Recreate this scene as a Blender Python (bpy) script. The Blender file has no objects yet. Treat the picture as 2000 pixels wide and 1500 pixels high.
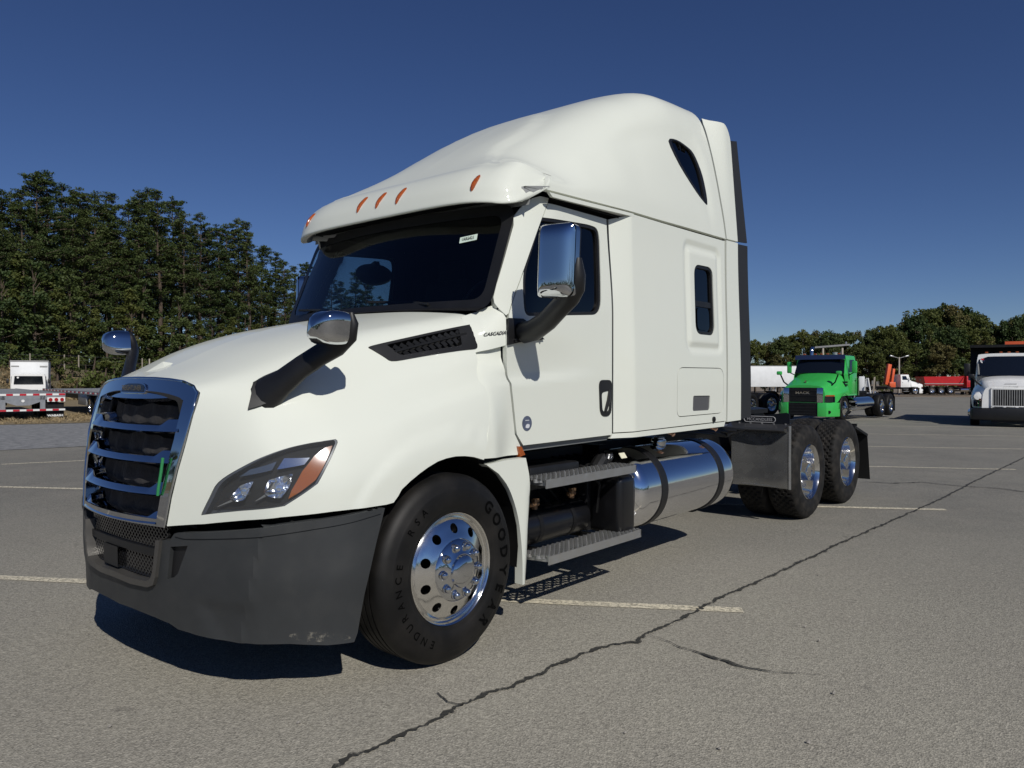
import bpy, bmesh, math, random
import numpy as np
from mathutils import Vector, Matrix
from mathutils.geometry import delaunay_2d_cdt
random.seed(7)
R_=math.radians
scene=bpy.context.scene
COL=scene.collection

# ---------------------------------------------------------------- camera, sky, sun, exposure
cd=bpy.data.cameras.new('camera'); cam=bpy.data.objects.new('camera',cd); COL.objects.link(cam)
cd.sensor_width=36; cd.sensor_fit='HORIZONTAL'; cd.lens=26.72; cd.clip_start=.05; cd.clip_end=4000
cam.location=(4.0761,-1.5898,1.5282); cam.rotation_euler=(math.pi/2-.0084,0,.7024)
scene.camera=cam
SUN=Vector((.40,-.20,.365)).normalized()
w=bpy.data.worlds.new('World'); scene.world=w; w.use_nodes=True
nt=w.node_tree; nt.nodes.clear()
sk=nt.nodes.new('ShaderNodeTexSky'); sk.sky_type='NISHITA'; sk.sun_disc=False
sk.sun_elevation=math.asin(SUN.z); sk.sun_rotation=math.atan2(SUN.x,SUN.y)
sk.altitude=2500; sk.air_density=1.0; sk.dust_density=.0; sk.ozone_density=5.0
hs=nt.nodes.new('ShaderNodeHueSaturation'); hs.inputs['Saturation'].default_value=1.10; hs.inputs['Hue'].default_value=.512
nt.links.new(sk.outputs[0],hs.inputs['Color'])
bg=nt.nodes.new('ShaderNodeBackground'); bg.inputs[1].default_value=.053
out=nt.nodes.new('ShaderNodeOutputWorld')
nt.links.new(hs.outputs[0],bg.inputs[0]); nt.links.new(bg.outputs[0],out.inputs[0])
sl=bpy.data.lights.new('sun','SUN'); sl.energy=3.5; sl.angle=R_(.53); sl.color=(1,.965,.90)
so=bpy.data.objects.new('sun',sl); COL.objects.link(so); so.location=(20,-10,30)
so.rotation_euler=SUN.to_track_quat('Z','Y').to_euler()
vs=scene.view_settings; vs.view_transform='Standard'; vs.look='None'; vs.exposure=0; vs.gamma=1; vs.use_curve_mapping=False
scene.cycles.max_bounces=8; scene.cycles.transparent_max_bounces=10

# ---------------------------------------------------------------- helpers
def clamp(t,a=0.,b=1.): return a if t<a else b if t>b else t
def sstep(a,b,x):
    t=clamp((x-a)/(b-a)); return t*t*(3-2*t)
def lerp(a,b,t): return a+(b-a)*t

def tag(o,label=None,cat=None,group=None,kind=None):
    if label: o['label']=label
    if cat: o['category']=cat
    if group: o['group']=group
    if kind: o['kind']=kind
    return o
def thing(name,label,cat,loc=(0,0,0),rz=0,group=None):
    o=bpy.data.objects.new(name,None); COL.objects.link(o); o.location=loc; o.rotation_euler=(0,0,rz)
    o.empty_display_size=.3
    return tag(o,label,cat,group)
def link(name,me,parent=None):
    o=bpy.data.objects.new(name,me); COL.objects.link(o)
    if parent is not None: o.parent=parent
    return o
KIDS={}
def copy_tree(o,parent=None):
    kids=[c for c in bpy.data.objects if c.parent==o]
    c=o.copy(); COL.objects.link(c)
    if parent is not None: c.parent=parent
    for k in kids: copy_tree(k,c)
    return c

class MB:
    def __init__(s): s.v=[]; s.f=[]
    def add(s,v,f):
        o=len(s.v); s.v+=[tuple(p) for p in v]; s.f+=[tuple(i+o for i in q) for q in f]; return s
    def join(s,m): return s.add(m.v,m.f)
    def box(s,c,d,rz=0,rx=0,ry=0):
        M=Matrix.Rotation(rz,3,'Z')@Matrix.Rotation(ry,3,'Y')@Matrix.Rotation(rx,3,'X'); c=Vector(c)
        v=[c+M@Vector((x*d[0]/2,y*d[1]/2,z*d[2]/2)) for x in(-1,1) for y in(-1,1) for z in(-1,1)]
        return s.add(v,[(0,1,3,2),(4,6,7,5),(0,4,5,1),(2,3,7,6),(0,2,6,4),(1,5,7,3)])
    def bx(s,x0,x1,y0,y1,z0,z1): return s.box(((x0+x1)/2,(y0+y1)/2,(z0+z1)/2),(abs(x1-x0),abs(y1-y0),abs(z1-z0)))
    def bar(s,a,b,w,h,up=(0,0,1)):
        a=Vector(a);b=Vector(b);d=(b-a).normalized();u=Vector(up)
        r=d.cross(u); r=r.normalized() if r.length>1e-6 else Vector((1,0,0)); u=r.cross(d)
        v=[p+r*x*w/2+u*z*h/2 for p in(a,b) for x,z in((-1,-1),(1,-1),(1,1),(-1,1))]
        return s.add(v,[(3,2,1,0),(4,5,6,7),(0,1,5,4),(1,2,6,5),(2,3,7,6),(3,0,4,7)])
    def tube(s,pts,r,n=10,caps=True,flat=1.,up=None):
        pts=[Vector(p) for p in pts]; rs=r if isinstance(r,(list,tuple)) else [r]*len(pts)
        v=[];f=[]; prev=None
        for i,p in enumerate(pts):
            d=(pts[min(i+1,len(pts)-1)]-pts[max(i-1,0)]).normalized()
            if prev is None:
                a=Vector(up) if up else (Vector((0,0,1)) if abs(d.z)<.9 else Vector((1,0,0)))
                u=(a-d*a.dot(d)).normalized()
            else: u=(prev-d*prev.dot(d)).normalized()
            prev=u; b=d.cross(u)
            for k in range(n):
                t=2*math.pi*k/n; v.append(p+(u*math.cos(t)*flat+b*math.sin(t))*rs[i])
        for i in range(len(pts)-1):
            for k in range(n): f.append((i*n+k,i*n+(k+1)%n,(i+1)*n+(k+1)%n,(i+1)*n+k))
        if caps: f.append(tuple(range(n-1,-1,-1))); f.append(tuple(range((len(pts)-1)*n,len(pts)*n)))
        return s.add(v,f)
    def cyl(s,a,b,r,n=16,r2=None): return s.tube([a,b],[r,r if r2 is None else r2],n)
    def lathe(s,prof,n=32,axis='x',c=(0,0,0),rf=None,caps=False):
        v=[];f=[];m=len(prof)
        for k in range(n):
            t=2*math.pi*k/n
            for j,(h,r) in enumerate(prof):
                if rf: r=rf(j,k,r)
                a,b=r*math.cos(t),r*math.sin(t)
                p={'x':(h,a,b),'y':(b,h,a),'z':(a,b,h)}[axis]; v.append((p[0]+c[0],p[1]+c[1],p[2]+c[2]))
        for k in range(n):
            for j in range(m-1):
                f.append((k*m+j,((k+1)%n)*m+j,((k+1)%n)*m+j+1,k*m+j+1))
        if caps: f.append(tuple(k*m for k in range(n))[::-1]); f.append(tuple(k*m+m-1 for k in range(n)))
        return s.add(v,f)
    def prism(s,poly,a,b,axis='x'):
        n=len(poly)
        g={'x':lambda p,h:(h,p[0],p[1]),'y':lambda p,h:(p[0],h,p[1]),'z':lambda p,h:(p[0],p[1],h)}[axis]
        v=[g(p,a) for p in poly]+[g(p,b) for p in poly]
        f=[tuple(range(n-1,-1,-1)),tuple(range(n,2*n))]+[(i,(i+1)%n,n+(i+1)%n,n+i) for i in range(n)]
        return s.add(v,f)
    def grid(s,F,us,vs,closed=False):
        nu,nv=len(us),len(vs); v=[F(a,b) for a in us for b in vs]; f=[]
        for i in range(nu if closed else nu-1):
            for j in range(nv-1): f.append((i*nv+j,((i+1)%nu)*nv+j,((i+1)%nu)*nv+j+1,i*nv+j+1))
        return s.add(v,f)
    def mirror(s):
        m=MB(); m.v=[(-x,y,z) for x,y,z in s.v]; m.f=[q[::-1] for q in s.f]; return m
    def moved(s,M):
        m=MB(); m.v=[tuple(M@Vector(p)) for p in s.v]; m.f=list(s.f); return m
    def mesh(s,name,mat,bevel=0,seg=2,sharp=35,fixn=True):
        me=bpy.data.meshes.new(name); me.from_pydata(s.v,[],s.f)
        bm=bmesh.new(); bm.from_mesh(me)
        if fixn: bmesh.ops.recalc_face_normals(bm,faces=bm.faces)
        if bevel:
            es=[e for e in bm.edges if len(e.link_faces)==2 and e.calc_face_angle(0)>R_(40)]
            bmesh.ops.bevel(bm,geom=es,offset=bevel,segments=seg,profile=.5,affect='EDGES',clamp_overlap=True)
        bm.to_mesh(me); bm.free()
        me.shade_smooth(); me.set_sharp_from_angle(angle=R_(sharp))
        if mat: me.materials.append(mat)
        return me
    def build(s,name,mat,parent=None,bevel=0,seg=2,sharp=35,fixn=True,label=None):
        o=link(name,s.mesh(name,mat,bevel,seg,sharp,fixn),parent)
        if label: o['label']=label
        return o

# trimmed surface patches ------------------------------------------------
def resample(poly,step):
    o=[];n=len(poly)
    for i in range(n):
        a=poly[i];b=poly[(i+1)%n];L=math.hypot(b[0]-a[0],b[1]-a[1]);k=max(1,int(math.ceil(L/step)))
        for j in range(k): o.append((a[0]+(b[0]-a[0])*j/k,a[1]+(b[1]-a[1])*j/k))
    return o
def rounded(poly,rad,seg=5):
    o=[];n=len(poly)
    for i in range(n):
        r=rad[i] if isinstance(rad,(list,tuple)) else rad
        a=Vector(poly[i-1]);b=Vector(poly[i]);c=Vector(poly[(i+1)%n])
        if r<=0: o.append(tuple(b)); continue
        d1=(a-b);d2=(c-b);r1=min(r,d1.length*.49);r2=min(r,d2.length*.49)
        p=b+d1.normalized()*r1;q=b+d2.normalized()*r2
        for k in range(seg+1):
            t=k/seg; o.append(tuple(p*(1-t)**2+b*2*t*(1-t)+q*t*t))
    return o
def spline(pts,per=6,closed=True):
    P=[np.array(p,float) for p in pts];n=len(P);o=[]
    for i in range(n if closed else n-1):
        p0,p1,p2,p3=(P[(i+k)%n] if closed else P[min(max(i+k,0),n-1)] for k in(-1,0,1,2))
        for j in range(per):
            t=j/per; o.append(tuple(.5*((2*p1)+(-p0+p2)*t+(2*p0-5*p1+4*p2-p3)*t*t+(-p0+3*p1-3*p2+p3)*t**3)))
    if not closed: o.append(tuple(P[-1]))
    return o
def inside_np(pts,poly):
    x,y=pts[:,0],pts[:,1];res=np.zeros(len(pts),bool);n=len(poly)
    for i in range(n):
        x1,y1=poly[i];x2,y2=poly[(i+1)%n]
        if y1==y2: continue
        c=((y1>y)!=(y2>y))&(x<(x2-x1)*(y-y1)/(y2-y1)+x1); res^=c
    return res
def scale_poly(poly,d):   # grow by d (rough)
    n=len(poly);A=sum(poly[i][0]*poly[(i+1)%n][1]-poly[(i+1)%n][0]*poly[i][1] for i in range(n)); s=1 if A>0 else -1
    o=[]
    for i in range(n):
        a=Vector(poly[i-1]);b=Vector(poly[i]);c=Vector(poly[(i+1)%n])
        e1=(b-a);e2=(c-b)
        if e1.length<1e-7: e1=e2
        if e2.length<1e-7: e2=e1
        n1=Vector((e1.y,-e1.x)).normalized()*s;n2=Vector((e2.y,-e2.x)).normalized()*s
        m=(n1+n2); m=m.normalized() if m.length>1e-6 else n1
        k=d/max(.5,m.dot(n1)); o.append(tuple(b+m*k))
    return o
def normal_of(f,u,v,sgn,e=1e-3):
    a=Vector(f(u+e,v))-Vector(f(u-e,v)); b=Vector(f(u,v+e))-Vector(f(u,v-e))
    n=a.cross(b); return n.normalized()*sgn if n.length>1e-12 else Vector((0,0,1))
def offs(f,d,sgn=1):
    def g(u,v): return tuple(Vector(f(u,v))+normal_of(f,u,v,sgn)*d)
    return g
def patch(f,outline,holes=(),step=.05,thick=.02,sgn=1,sv=1.,su=1.):
    """trimmed piece of the surface f(u,v); sv scales v into metres for meshing"""
    S=lambda P:[(p[0]*su,p[1]*sv) for p in P]
    loops=[resample(S(outline),step)]+[resample(S(h),step) for h in holes]
    pts=[];edges=[]
    for L in loops:
        o=len(pts);n=len(L);pts+=L;edges+=[(o+i,o+(i+1)%n) for i in range(n)]
    nb=len(pts);B=np.array(pts)
    x0,y0=B.min(0);x1,y1=B.max(0)
    gx=np.arange(x0+step*.5,x1,step);gy=np.arange(y0+step*.5,y1,step)
    if len(gx) and len(gy):
        G=np.stack(np.meshgrid(gx,gy),-1).reshape(-1,2)
        m=inside_np(G,loops[0])
        for h in loops[1:]: m&=~inside_np(G,h)
        G=G[m]
        if len(G):
            keep=np.ones(len(G),bool)
            for k in range(0,len(G),400):
                d=np.abs(G[k:k+400,None,:]-B[None])
                keep[k:k+400]=(np.hypot(d[...,0],d[...,1]).min(1)>step*.5)
            pts+= [tuple(p) for p in G[keep]]
    r=delaunay_2d_cdt([Vector(p) for p in pts],edges,[],0,1e-6)
    V=np.array([tuple(p) for p in r[0]]);T=r[2]; orig=r[3]
    C=np.array([V[list(t)].mean(0) for t in T]); m=inside_np(C,loops[0])
    for h in loops[1:]: m&=~inside_np(C,h)
    M=MB(); used=sorted({i for t,k in zip(T,m) if k for i in t}); idx={i:j for j,i in enumerate(used)}
    uv=[(V[i][0]/su,V[i][1]/sv) for i in used]
    P=[Vector(f(*q)) for q in uv]
    for t,k in zip(T,m):
        if not k: continue
        t=[idx[i] for i in t]
        a,b,c=(P[i] for i in t)
        n=normal_of(f,*uv[t[0]],sgn)
        if (b-a).cross(c-a).dot(n)<0: t=t[::-1]
        M.f.append(tuple(t))
    M.v=[tuple(p) for p in P]
    if thick:
        ec={}
        for t in M.f:
            for i in range(3):
                a,b=t[i],t[(i+1)%3]; ec[(a,b)]=1
        bd=[(a,b) for (a,b) in ec if (b,a) not in ec]
        ring={}
        for a,b in bd:
            for i in(a,b):
                if i not in ring:
                    ring[i]=len(M.v); M.v.append(tuple(P[i]-normal_of(f,*uv[i],sgn)*thick))
        for a,b in bd: M.f.append((b,a,ring[a],ring[b]))
    return M
def sheet(outline,zf,step=.5,holes=()):
    return patch(lambda u,v:(u,v,zf(u,v)),outline,holes,step=step,thick=0)
# lettering ------------------------------------------------------------------
_tc={}
def text_mesh(s,shear=0.,ext=.0,bold=0.):
    k=(s,shear,ext,bold)
    if k in _tc: return _tc[k]
    c=bpy.data.curves.new('letters','FONT'); c.body=s; c.size=1; c.shear=shear; c.extrude=ext; c.offset=bold; c.resolution_u=3
    o=bpy.data.objects.new('letters',c); COL.objects.link(o); bpy.context.view_layer.update()
    me=bpy.data.meshes.new_from_object(o.evaluated_get(bpy.context.evaluated_depsgraph_get()))
    v=[tuple(p.co) for p in me.vertices]; f=[tuple(p.vertices) for p in me.polygons]
    bpy.data.objects.remove(o); bpy.data.curves.remove(c); bpy.data.meshes.remove(me)
    if v:
        xs=[p[0] for p in v]; w=(min(xs),max(xs))
    else: w=(0,0)
    _tc[k]=(v,f,w); return _tc[k]
def text_mb(s,mapf,shear=0.,bold=0.,center=True):
    v,f,w=text_mesh(s,shear,0,bold); c=(w[0]+w[1])/2 if center else w[0]
    M=MB(); M.v=[tuple(mapf(p[0]-c,p[1])) for p in v]; M.f=list(f); return M
# ---------------------------------------------------------------- materials
def nodes(m): m.use_nodes=True; return m.node_tree.nodes,m.node_tree.links
def mat(name,col,rough=.5,metal=0,coat=0,var=None,bump=None,spec=.5,ani=0,rvar=None):
    m=bpy.data.materials.new(name); N,L=nodes(m); b=N['Principled BSDF']
    b.inputs['Base Color'].default_value=(*col,1); b.inputs['Roughness'].default_value=rough; b.inputs['Metallic'].default_value=metal
    b.inputs['Coat Weight'].default_value=coat; b.inputs['Coat Roughness'].default_value=.04; b.inputs['Specular IOR Level'].default_value=spec
    tc=N.new('ShaderNodeTexCoord') if (var or bump or rvar) else None
    if var:
        sc,am=var[:2]
        n=N.new('ShaderNodeTexNoise'); n.inputs['Scale'].default_value=sc; n.inputs['Detail'].default_value=5; n.inputs['Roughness'].default_value=.6
        L.new(tc.outputs['Object'],n.inputs[0])
        r=N.new('ShaderNodeMapRange'); r.inputs[1].default_value=.3; r.inputs[2].default_value=.7; r.inputs[3].default_value=1-am; r.inputs[4].default_value=1+am
        L.new(n.outputs[0],r.inputs[0])
        mx=N.new('ShaderNodeVectorMath'); mx.operation='SCALE'; mx.inputs[0].default_value=col; L.new(r.outputs[0],mx.inputs['Scale'])
        if len(var)>2:   # dust colour mixed in
            n2=N.new('ShaderNodeTexNoise'); n2.inputs['Scale'].default_value=var[3]; n2.inputs['Detail'].default_value=7; L.new(tc.outputs['Object'],n2.inputs[0])
            r2=N.new('ShaderNodeMapRange'); r2.inputs[1].default_value=.45; r2.inputs[2].default_value=.75; r2.inputs[3].default_value=0; r2.inputs[4].default_value=var[4]; L.new(n2.outputs[0],r2.inputs[0])
            mm=N.new('ShaderNodeMix'); mm.data_type='RGBA'; mm.inputs[7].default_value=(*var[2],1); L.new(r2.outputs[0],mm.inputs[0]); L.new(mx.outputs[0],mm.inputs[6]); L.new(mm.outputs[2],b.inputs[0])
        else: L.new(mx.outputs[0],b.inputs[0])
    if rvar:
        n=N.new('ShaderNodeTexNoise'); n.inputs['Scale'].default_value=rvar[0]; n.inputs['Detail'].default_value=6; L.new(tc.outputs['Object'],n.inputs[0])
        r=N.new('ShaderNodeMapRange'); r.inputs[1].default_value=.3; r.inputs[2].default_value=.7; r.inputs[3].default_value=rvar[1]; r.inputs[4].default_value=rvar[2]; L.new(n.outputs[0],r.inputs[0]); L.new(r.outputs[0],b.inputs['Roughness'])
    if bump:
        n=N.new('ShaderNodeTexNoise'); n.inputs['Scale'].default_value=bump[0]; n.inputs['Detail'].default_value=4; L.new(tc.outputs['Object'],n.inputs[0])
        bp=N.new('ShaderNodeBump'); bp.inputs['Strength'].default_value=bump[1]; bp.inputs['Distance'].default_value=bump[2] if len(bump)>2 else .01
        L.new(n.outputs[0],bp.inputs['Height']); L.new(bp.outputs[0],b.inputs['Normal'])
    return m
def glass(name,tint,rough=.0,ior=1.5,haze=0.):
    m=bpy.data.materials.new(name); N,L=nodes(m); N.clear()
    o=N.new('ShaderNodeOutputMaterial'); t=N.new('ShaderNodeBsdfTransparent'); t.inputs[0].default_value=(*tint,1)
    g=N.new('ShaderNodeBsdfGlossy'); g.inputs[0].default_value=(1,1,1,1); g.inputs[1].default_value=rough
    fr=N.new('ShaderNodeFresnel'); fr.inputs[0].default_value=ior; mx=N.new('ShaderNodeMixShader')
    L.new(fr.outputs[0],mx.inputs[0]); L.new(t.outputs[0],mx.inputs[1]); L.new(g.outputs[0],mx.inputs[2])
    if haze:
        d=N.new('ShaderNodeBsdfDiffuse'); d.inputs[0].default_value=(.8,.82,.84,1); m2=N.new('ShaderNodeMixShader'); m2.inputs[0].default_value=haze; L.new(mx.outputs[0],m2.inputs[1]); L.new(d.outputs[0],m2.inputs[2]); mx=m2
    L.new(mx.outputs[0],o.inputs[0]); return m
WHITE=mat('white_truck_paint',(.69,.712,.638),.5,coat=.5,spec=.2,var=(.9,.012),rvar=(3,.45,.55))
WHITE2=mat('white_vehicle_paint',(.84,.84,.82),.35,coat=.5,var=(2,.04))
BUMPER=mat('grey_bumper_plastic',(.034,.0365,.0385),.55,spec=.35,var=(3,.10,(.13,.125,.115),7,.10),bump=(900,.10,.002),rvar=(5,.42,.6))
BLACK=mat('black_plastic',(.0085,.0085,.0092),.46,var=(6,.25),bump=(700,.08,.002))
BLACKM=mat('matte_black_metal',(.0055,.0055,.006),.5,spec=.35,var=(7,.4,(.03,.027,.023),4,.3))
DARK=mat('dark_void',(.004,.004,.004),.9)
TRIMG=mat('satin_grey_trim',(.11,.105,.098),.35,metal=.5,rvar=(9,.3,.45))
CHROME=mat('chrome',(.60,.61,.63),.035,metal=1,rvar=(14,.02,.07))
ALU=mat('polished_aluminium',(.80,.79,.77),.10,metal=1,rvar=(9,.06,.17))
STEEL=mat('brushed_stainless',(.34,.34,.335),.22,metal=.75,rvar=(9,.16,.34),bump=(4,.06,.02))
GALV=mat('dull_aluminium_step',(.50,.50,.49),.38,metal=.85,rvar=(20,.28,.5))
RUBBER=mat('tyre_rubber',(.0065,.0062,.006),.55,spec=.28,var=(5,.25,(.04,.035,.03),5,.28),bump=(260,.15,.002))
TREAD=mat('tyre_tread_rubber',(.010,.0095,.009),.75,spec=.3,var=(9,.3,(.06,.052,.043),11,.45),bump=(200,.2,.003))
RUBTXT=mat('raised_rubber_lettering',(.0012,.0012,.0012),.6,spec=.08)
FABRIC=mat('dark_interior',(.010,.011,.012),.85)
DASH=mat('dark_dashboard',(.050,.056,.058),.7)
CLOTH=mat('black_radiator_cover',(.022,.020,.020),.85,var=(4,.4),bump=(14,.6,.03))
AMBER=mat('amber_lens',(.32,.085,.006),.18,coat=1)
AMBER2=mat('amber_marker_lens',(.33,.07,.008),.22,coat=1,var=(120,.45))
RED=mat('red_lens',(.35,.012,.012),.2,coat=.8)
REFLECTOR=mat('lamp_reflector',(.85,.86,.88),.12,metal=1)
BEZEL=mat('headlight_bezel',(.060,.066,.078),.32,coat=.2)
GLASS=glass('windshield_glass',(.55,.64,.66))
SIDEGL=glass('side_window_glass',(.36,.44,.46))
DARKGL=glass('dark_tinted_glass',(.03,.035,.04))
LENS=glass('clear_headlight_lens',(.88,.90,.92),rough=.015,ior=1.2,haze=.04)
MIRROR=mat('mirror_glass',(.8,.8,.82),.01,metal=1)
STICKER=mat('pale_green_sticker',(.62,.74,.64),.6)
INK=mat('dark_ink',(.015,.015,.018),.5)
DECAL=mat('blue_grey_decal',(.085,.10,.15),.45,var=(30,.3))
DECALW=mat('pale_decal_print',(.62,.63,.66),.5)
COPPER=mat('weathered_brass',(.22,.13,.07),.5,metal=.6)
GREENSTRAP=mat('green_strap',(.02,.22,.07),.7)
SOFFIT=mat('ribbed_white_soffit',(.50,.50,.48),.5)
SILL=mat('grey_sill',(.16,.17,.17),.5)
GREEN=mat('green_truck_paint',(.045,.46,.085),.3,coat=.6,var=(3,.05))
NAVY=mat('navy_visor_paint',(.018,.028,.075),.3,coat=.6)
REDP=mat('red_truck_paint',(.46,.010,.014),.35,coat=.5,var=(3,.12))
ORANGE=mat('orange_crane_paint',(.66,.11,.035),.45,var=(4,.1))
GREYP=mat('grey_steel_frame',(.32,.32,.31),.5,metal=.3,var=(5,.15))
TAPER=mat('red_reflective_tape',(.48,.015,.03),.4)
TAPEW=mat('white_reflective_tape',(.78,.78,.76),.4)
TRAILW=mat('white_trailer_panel',(.74,.75,.75),.45,var=(1.5,.06))
GALVB=mat('galvanised_steel',(.42,.43,.44),.4,metal=.7,var=(6,.15))
WOOD=mat('weathered_post_wood',(.30,.26,.21),.9,var=(9,.3),bump=(40,.5,.02))
TANP=mat('tan_concrete_pole',(.45,.40,.33),.85,var=(8,.15))
BARK=mat('bark',(.090,.066,.048),.95,var=(6,.35),bump=(20,.9,.05))
def foliage(name,cols,trans=.18):
    m=bpy.data.materials.new(name); N,L=nodes(m); b=N['Principled BSDF']
    b.inputs['Roughness'].default_value=.6; b.inputs['Specular IOR Level'].default_value=.25
    oi=N.new('ShaderNodeObjectInfo'); tc=N.new('ShaderNodeTexCoord'); n=N.new('ShaderNodeTexNoise'); n.inputs['Scale'].default_value=1.3; n.inputs['Detail'].default_value=3
    L.new(tc.outputs['Object'],n.inputs[0])
    ad=N.new('ShaderNodeMath'); ad.operation='MULTIPLY_ADD'; ad.inputs[1].default_value=.45; L.new(oi.outputs['Random'],ad.inputs[0]); L.new(n.outputs[0],ad.inputs[2])
    g=N.new('ShaderNodeNewGeometry'); a2=N.new('ShaderNodeMath'); a2.operation='MULTIPLY_ADD'; a2.inputs[1].default_value=.35; L.new(g.outputs['Random Per Island'],a2.inputs[0]); L.new(ad.outputs[0],a2.inputs[2])
    r=N.new('ShaderNodeValToRGB'); el=r.color_ramp.elements
    el[0].position=.30; el[1].position=1.0; el[0].color=(*cols[0],1); el[1].color=(*cols[-1],1)
    if len(cols)>2: e=el.new(.65); e.color=(*cols[1],1)
    L.new(a2.outputs[0],r.inputs[0]); L.new(r.outputs[0],b.inputs[0])
    t=N.new('ShaderNodeBsdfTranslucent'); L.new(r.outputs[0],t.inputs[0]); mx=N.new('ShaderNodeMixShader'); mx.inputs[0].default_value=trans
    o=N['Material Output']; L.new(b.outputs[0],mx.inputs[1]); L.new(t.outputs[0],mx.inputs[2]); L.new(mx.outputs[0],o.inputs[0]); return m
PINE=foliage('pine_needles',[(.020,.038,.013),(.040,.068,.020),(.080,.105,.032)])
OLIVE=foliage('olive_foliage',[(.026,.040,.012),(.060,.080,.020),(.105,.118,.030)])
AUTUMN=foliage('turning_foliage',[(.050,.055,.018),(.085,.085,.028),(.13,.115,.042)])
BRUSH=foliage('dry_brush',[(.07,.06,.028),(.13,.105,.05),(.20,.155,.075)])
LEAFG=foliage('shrub_leaves',[(.03,.05,.012),(.07,.095,.022),(.12,.14,.04)])
STRAW=foliage('straw',[(.18,.13,.07),(.27,.20,.11),(.36,.28,.16)],.1)

def asphalt_mat():
    m=bpy.data.materials.new('weathered_asphalt'); N,L=nodes(m); b=N['Principled BSDF']; b.inputs['Roughness'].default_value=.88; b.inputs['Specular IOR Level'].default_value=.3
    g=N.new('ShaderNodeNewGeometry'); P=g.outputs['Position']
    def noise(sc,det=4,ro=.6):
        n=N.new('ShaderNodeTexNoise'); n.inputs['Scale'].default_value=sc; n.inputs['Detail'].default_value=det; n.inputs['Roughness'].default_value=ro; L.new(P,n.inputs[0]); return n.outputs[0]
    def rng(x,a,b_,c,d):
        r=N.new('ShaderNodeMapRange'); r.inputs[1].default_value=a; r.inputs[2].default_value=b_; r.inputs[3].default_value=c; r.inputs[4].default_value=d; L.new(x,r.inputs[0]); return r.outputs[0]
    def mix(f,a,b_,mode='MIX'):
        x=N.new('ShaderNodeMix'); x.data_type='RGBA'; x.blend_type=mode
        for s,vv in((0,f),(6,a),(7,b_)):
            if isinstance(vv,(tuple,float,int)): x.inputs[s].default_value=(*vv,1) if isinstance(vv,tuple) else vv
            else: L.new(vv,x.inputs[s])
        return x.outputs[2]
    vo=N.new('ShaderNodeTexVoronoi'); vo.inputs['Scale'].default_value=125; L.new(P,vo.inputs[0])   # aggregate stones
    sp=N.new('ShaderNodeSeparateColor'); L.new(vo.outputs['Color'],sp.inputs[0])
    c=mix(rng(noise(.35,5,.65),.35,.65,0,1),(.180,.173,.151),(.228,.218,.187))
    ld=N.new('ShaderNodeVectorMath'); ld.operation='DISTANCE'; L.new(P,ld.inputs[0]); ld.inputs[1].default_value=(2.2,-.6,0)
    c=mix(rng(ld.outputs['Value'],2.0,8.5,.85,0),c,(.345,.322,.265))               # tan dust plus sun backscatter near the camera, both painted into the colour
    c=mix(rng(noise(1.6,6,.7),.42,.72,0,.55),c,(.27,.25,.212))                 # tan dust
    c=mix(rng(noise(.09,3,.5),.5,.7,0,.35),c,(.135,.133,.127))                   # large dark patches
    c=mix(1.0,c,rng(sp.outputs[0],0,1,.74,1.28),'MULTIPLY')
    c=mix(1.0,c,rng(noise(38,4,.75),.3,.7,.78,1.22),'MULTIPLY')
    st=rng(noise(3.1,3,.5),.70,.76,0,.45); c=mix(st,c,(.055,.052,.048))          # oil spots
    L.new(c,b.inputs[0])
    bp=N.new('ShaderNodeBump'); bp.inputs['Strength'].default_value=.55; bp.inputs['Distance'].default_value=.006; L.new(vo.outputs['Distance'],bp.inputs['Height'])
    b2=N.new('ShaderNodeBump'); b2.inputs['Strength'].default_value=.35; b2.inputs['Distance'].default_value=.02; L.new(noise(9,5,.7),b2.inputs['Height']); L.new(bp.outputs[0],b2.inputs['Normal']); L.new(b2.outputs[0],b.inputs['Normal'])
    return m
def ground_mat(name,c1,c2,sc,stone=None,rough=.95):
    m=mat(name,c1,rough); N,L=nodes(m); b=N['Principled BSDF']; g=N.new('ShaderNodeNewGeometry')
    n=N.new('ShaderNodeTexNoise'); n.inputs['Scale'].default_value=sc; n.inputs['Detail'].default_value=7; n.inputs['Roughness'].default_value=.75; L.new(g.outputs['Position'],n.inputs[0])
    r=N.new('ShaderNodeValToRGB'); r.color_ramp.elements[0].position=.35; r.color_ramp.elements[1].position=.65; r.color_ramp.elements[0].color=(*c1,1); r.color_ramp.elements[1].color=(*c2,1); L.new(n.outputs[0],r.inputs[0]); L.new(r.outputs[0],b.inputs[0])
    bp=N.new('ShaderNodeBump'); bp.inputs['Strength'].default_value=.8; bp.inputs['Distance'].default_value=.04; L.new(n.outputs[0],bp.inputs['Height']); L.new(bp.outputs[0],b.inputs['Normal']); return m
def worn(name,col,under,sc,lo,hi):
    """paint worn through to the asphalt: transparent where worn"""
    m=mat(name,col,.8); N,L=nodes(m); b=N['Principled BSDF']; g=N.new('ShaderNodeNewGeometry')
    n=N.new('ShaderNodeTexNoise'); n.inputs['Scale'].default_value=sc; n.inputs['Detail'].default_value=8; n.inputs['Roughness'].default_value=.8; L.new(g.outputs['Position'],n.inputs[0])
    r=N.new('ShaderNodeMapRange'); r.inputs[1].default_value=lo; r.inputs[2].default_value=hi; r.inputs[3].default_value=0; r.inputs[4].default_value=1; L.new(n.outputs[0],r.inputs[0]); L.new(r.outputs[0],b.inputs['Alpha']); return m
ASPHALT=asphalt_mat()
GRAVEL=ground_mat('grey_gravel',(.12,.125,.132),(.30,.30,.295),5)
DIRT=ground_mat('tan_dirt',(.18,.14,.10),(.27,.22,.16),2.5)
GRASS=ground_mat('dry_grass',(.15,.12,.065),(.26,.20,.115),6)
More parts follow.
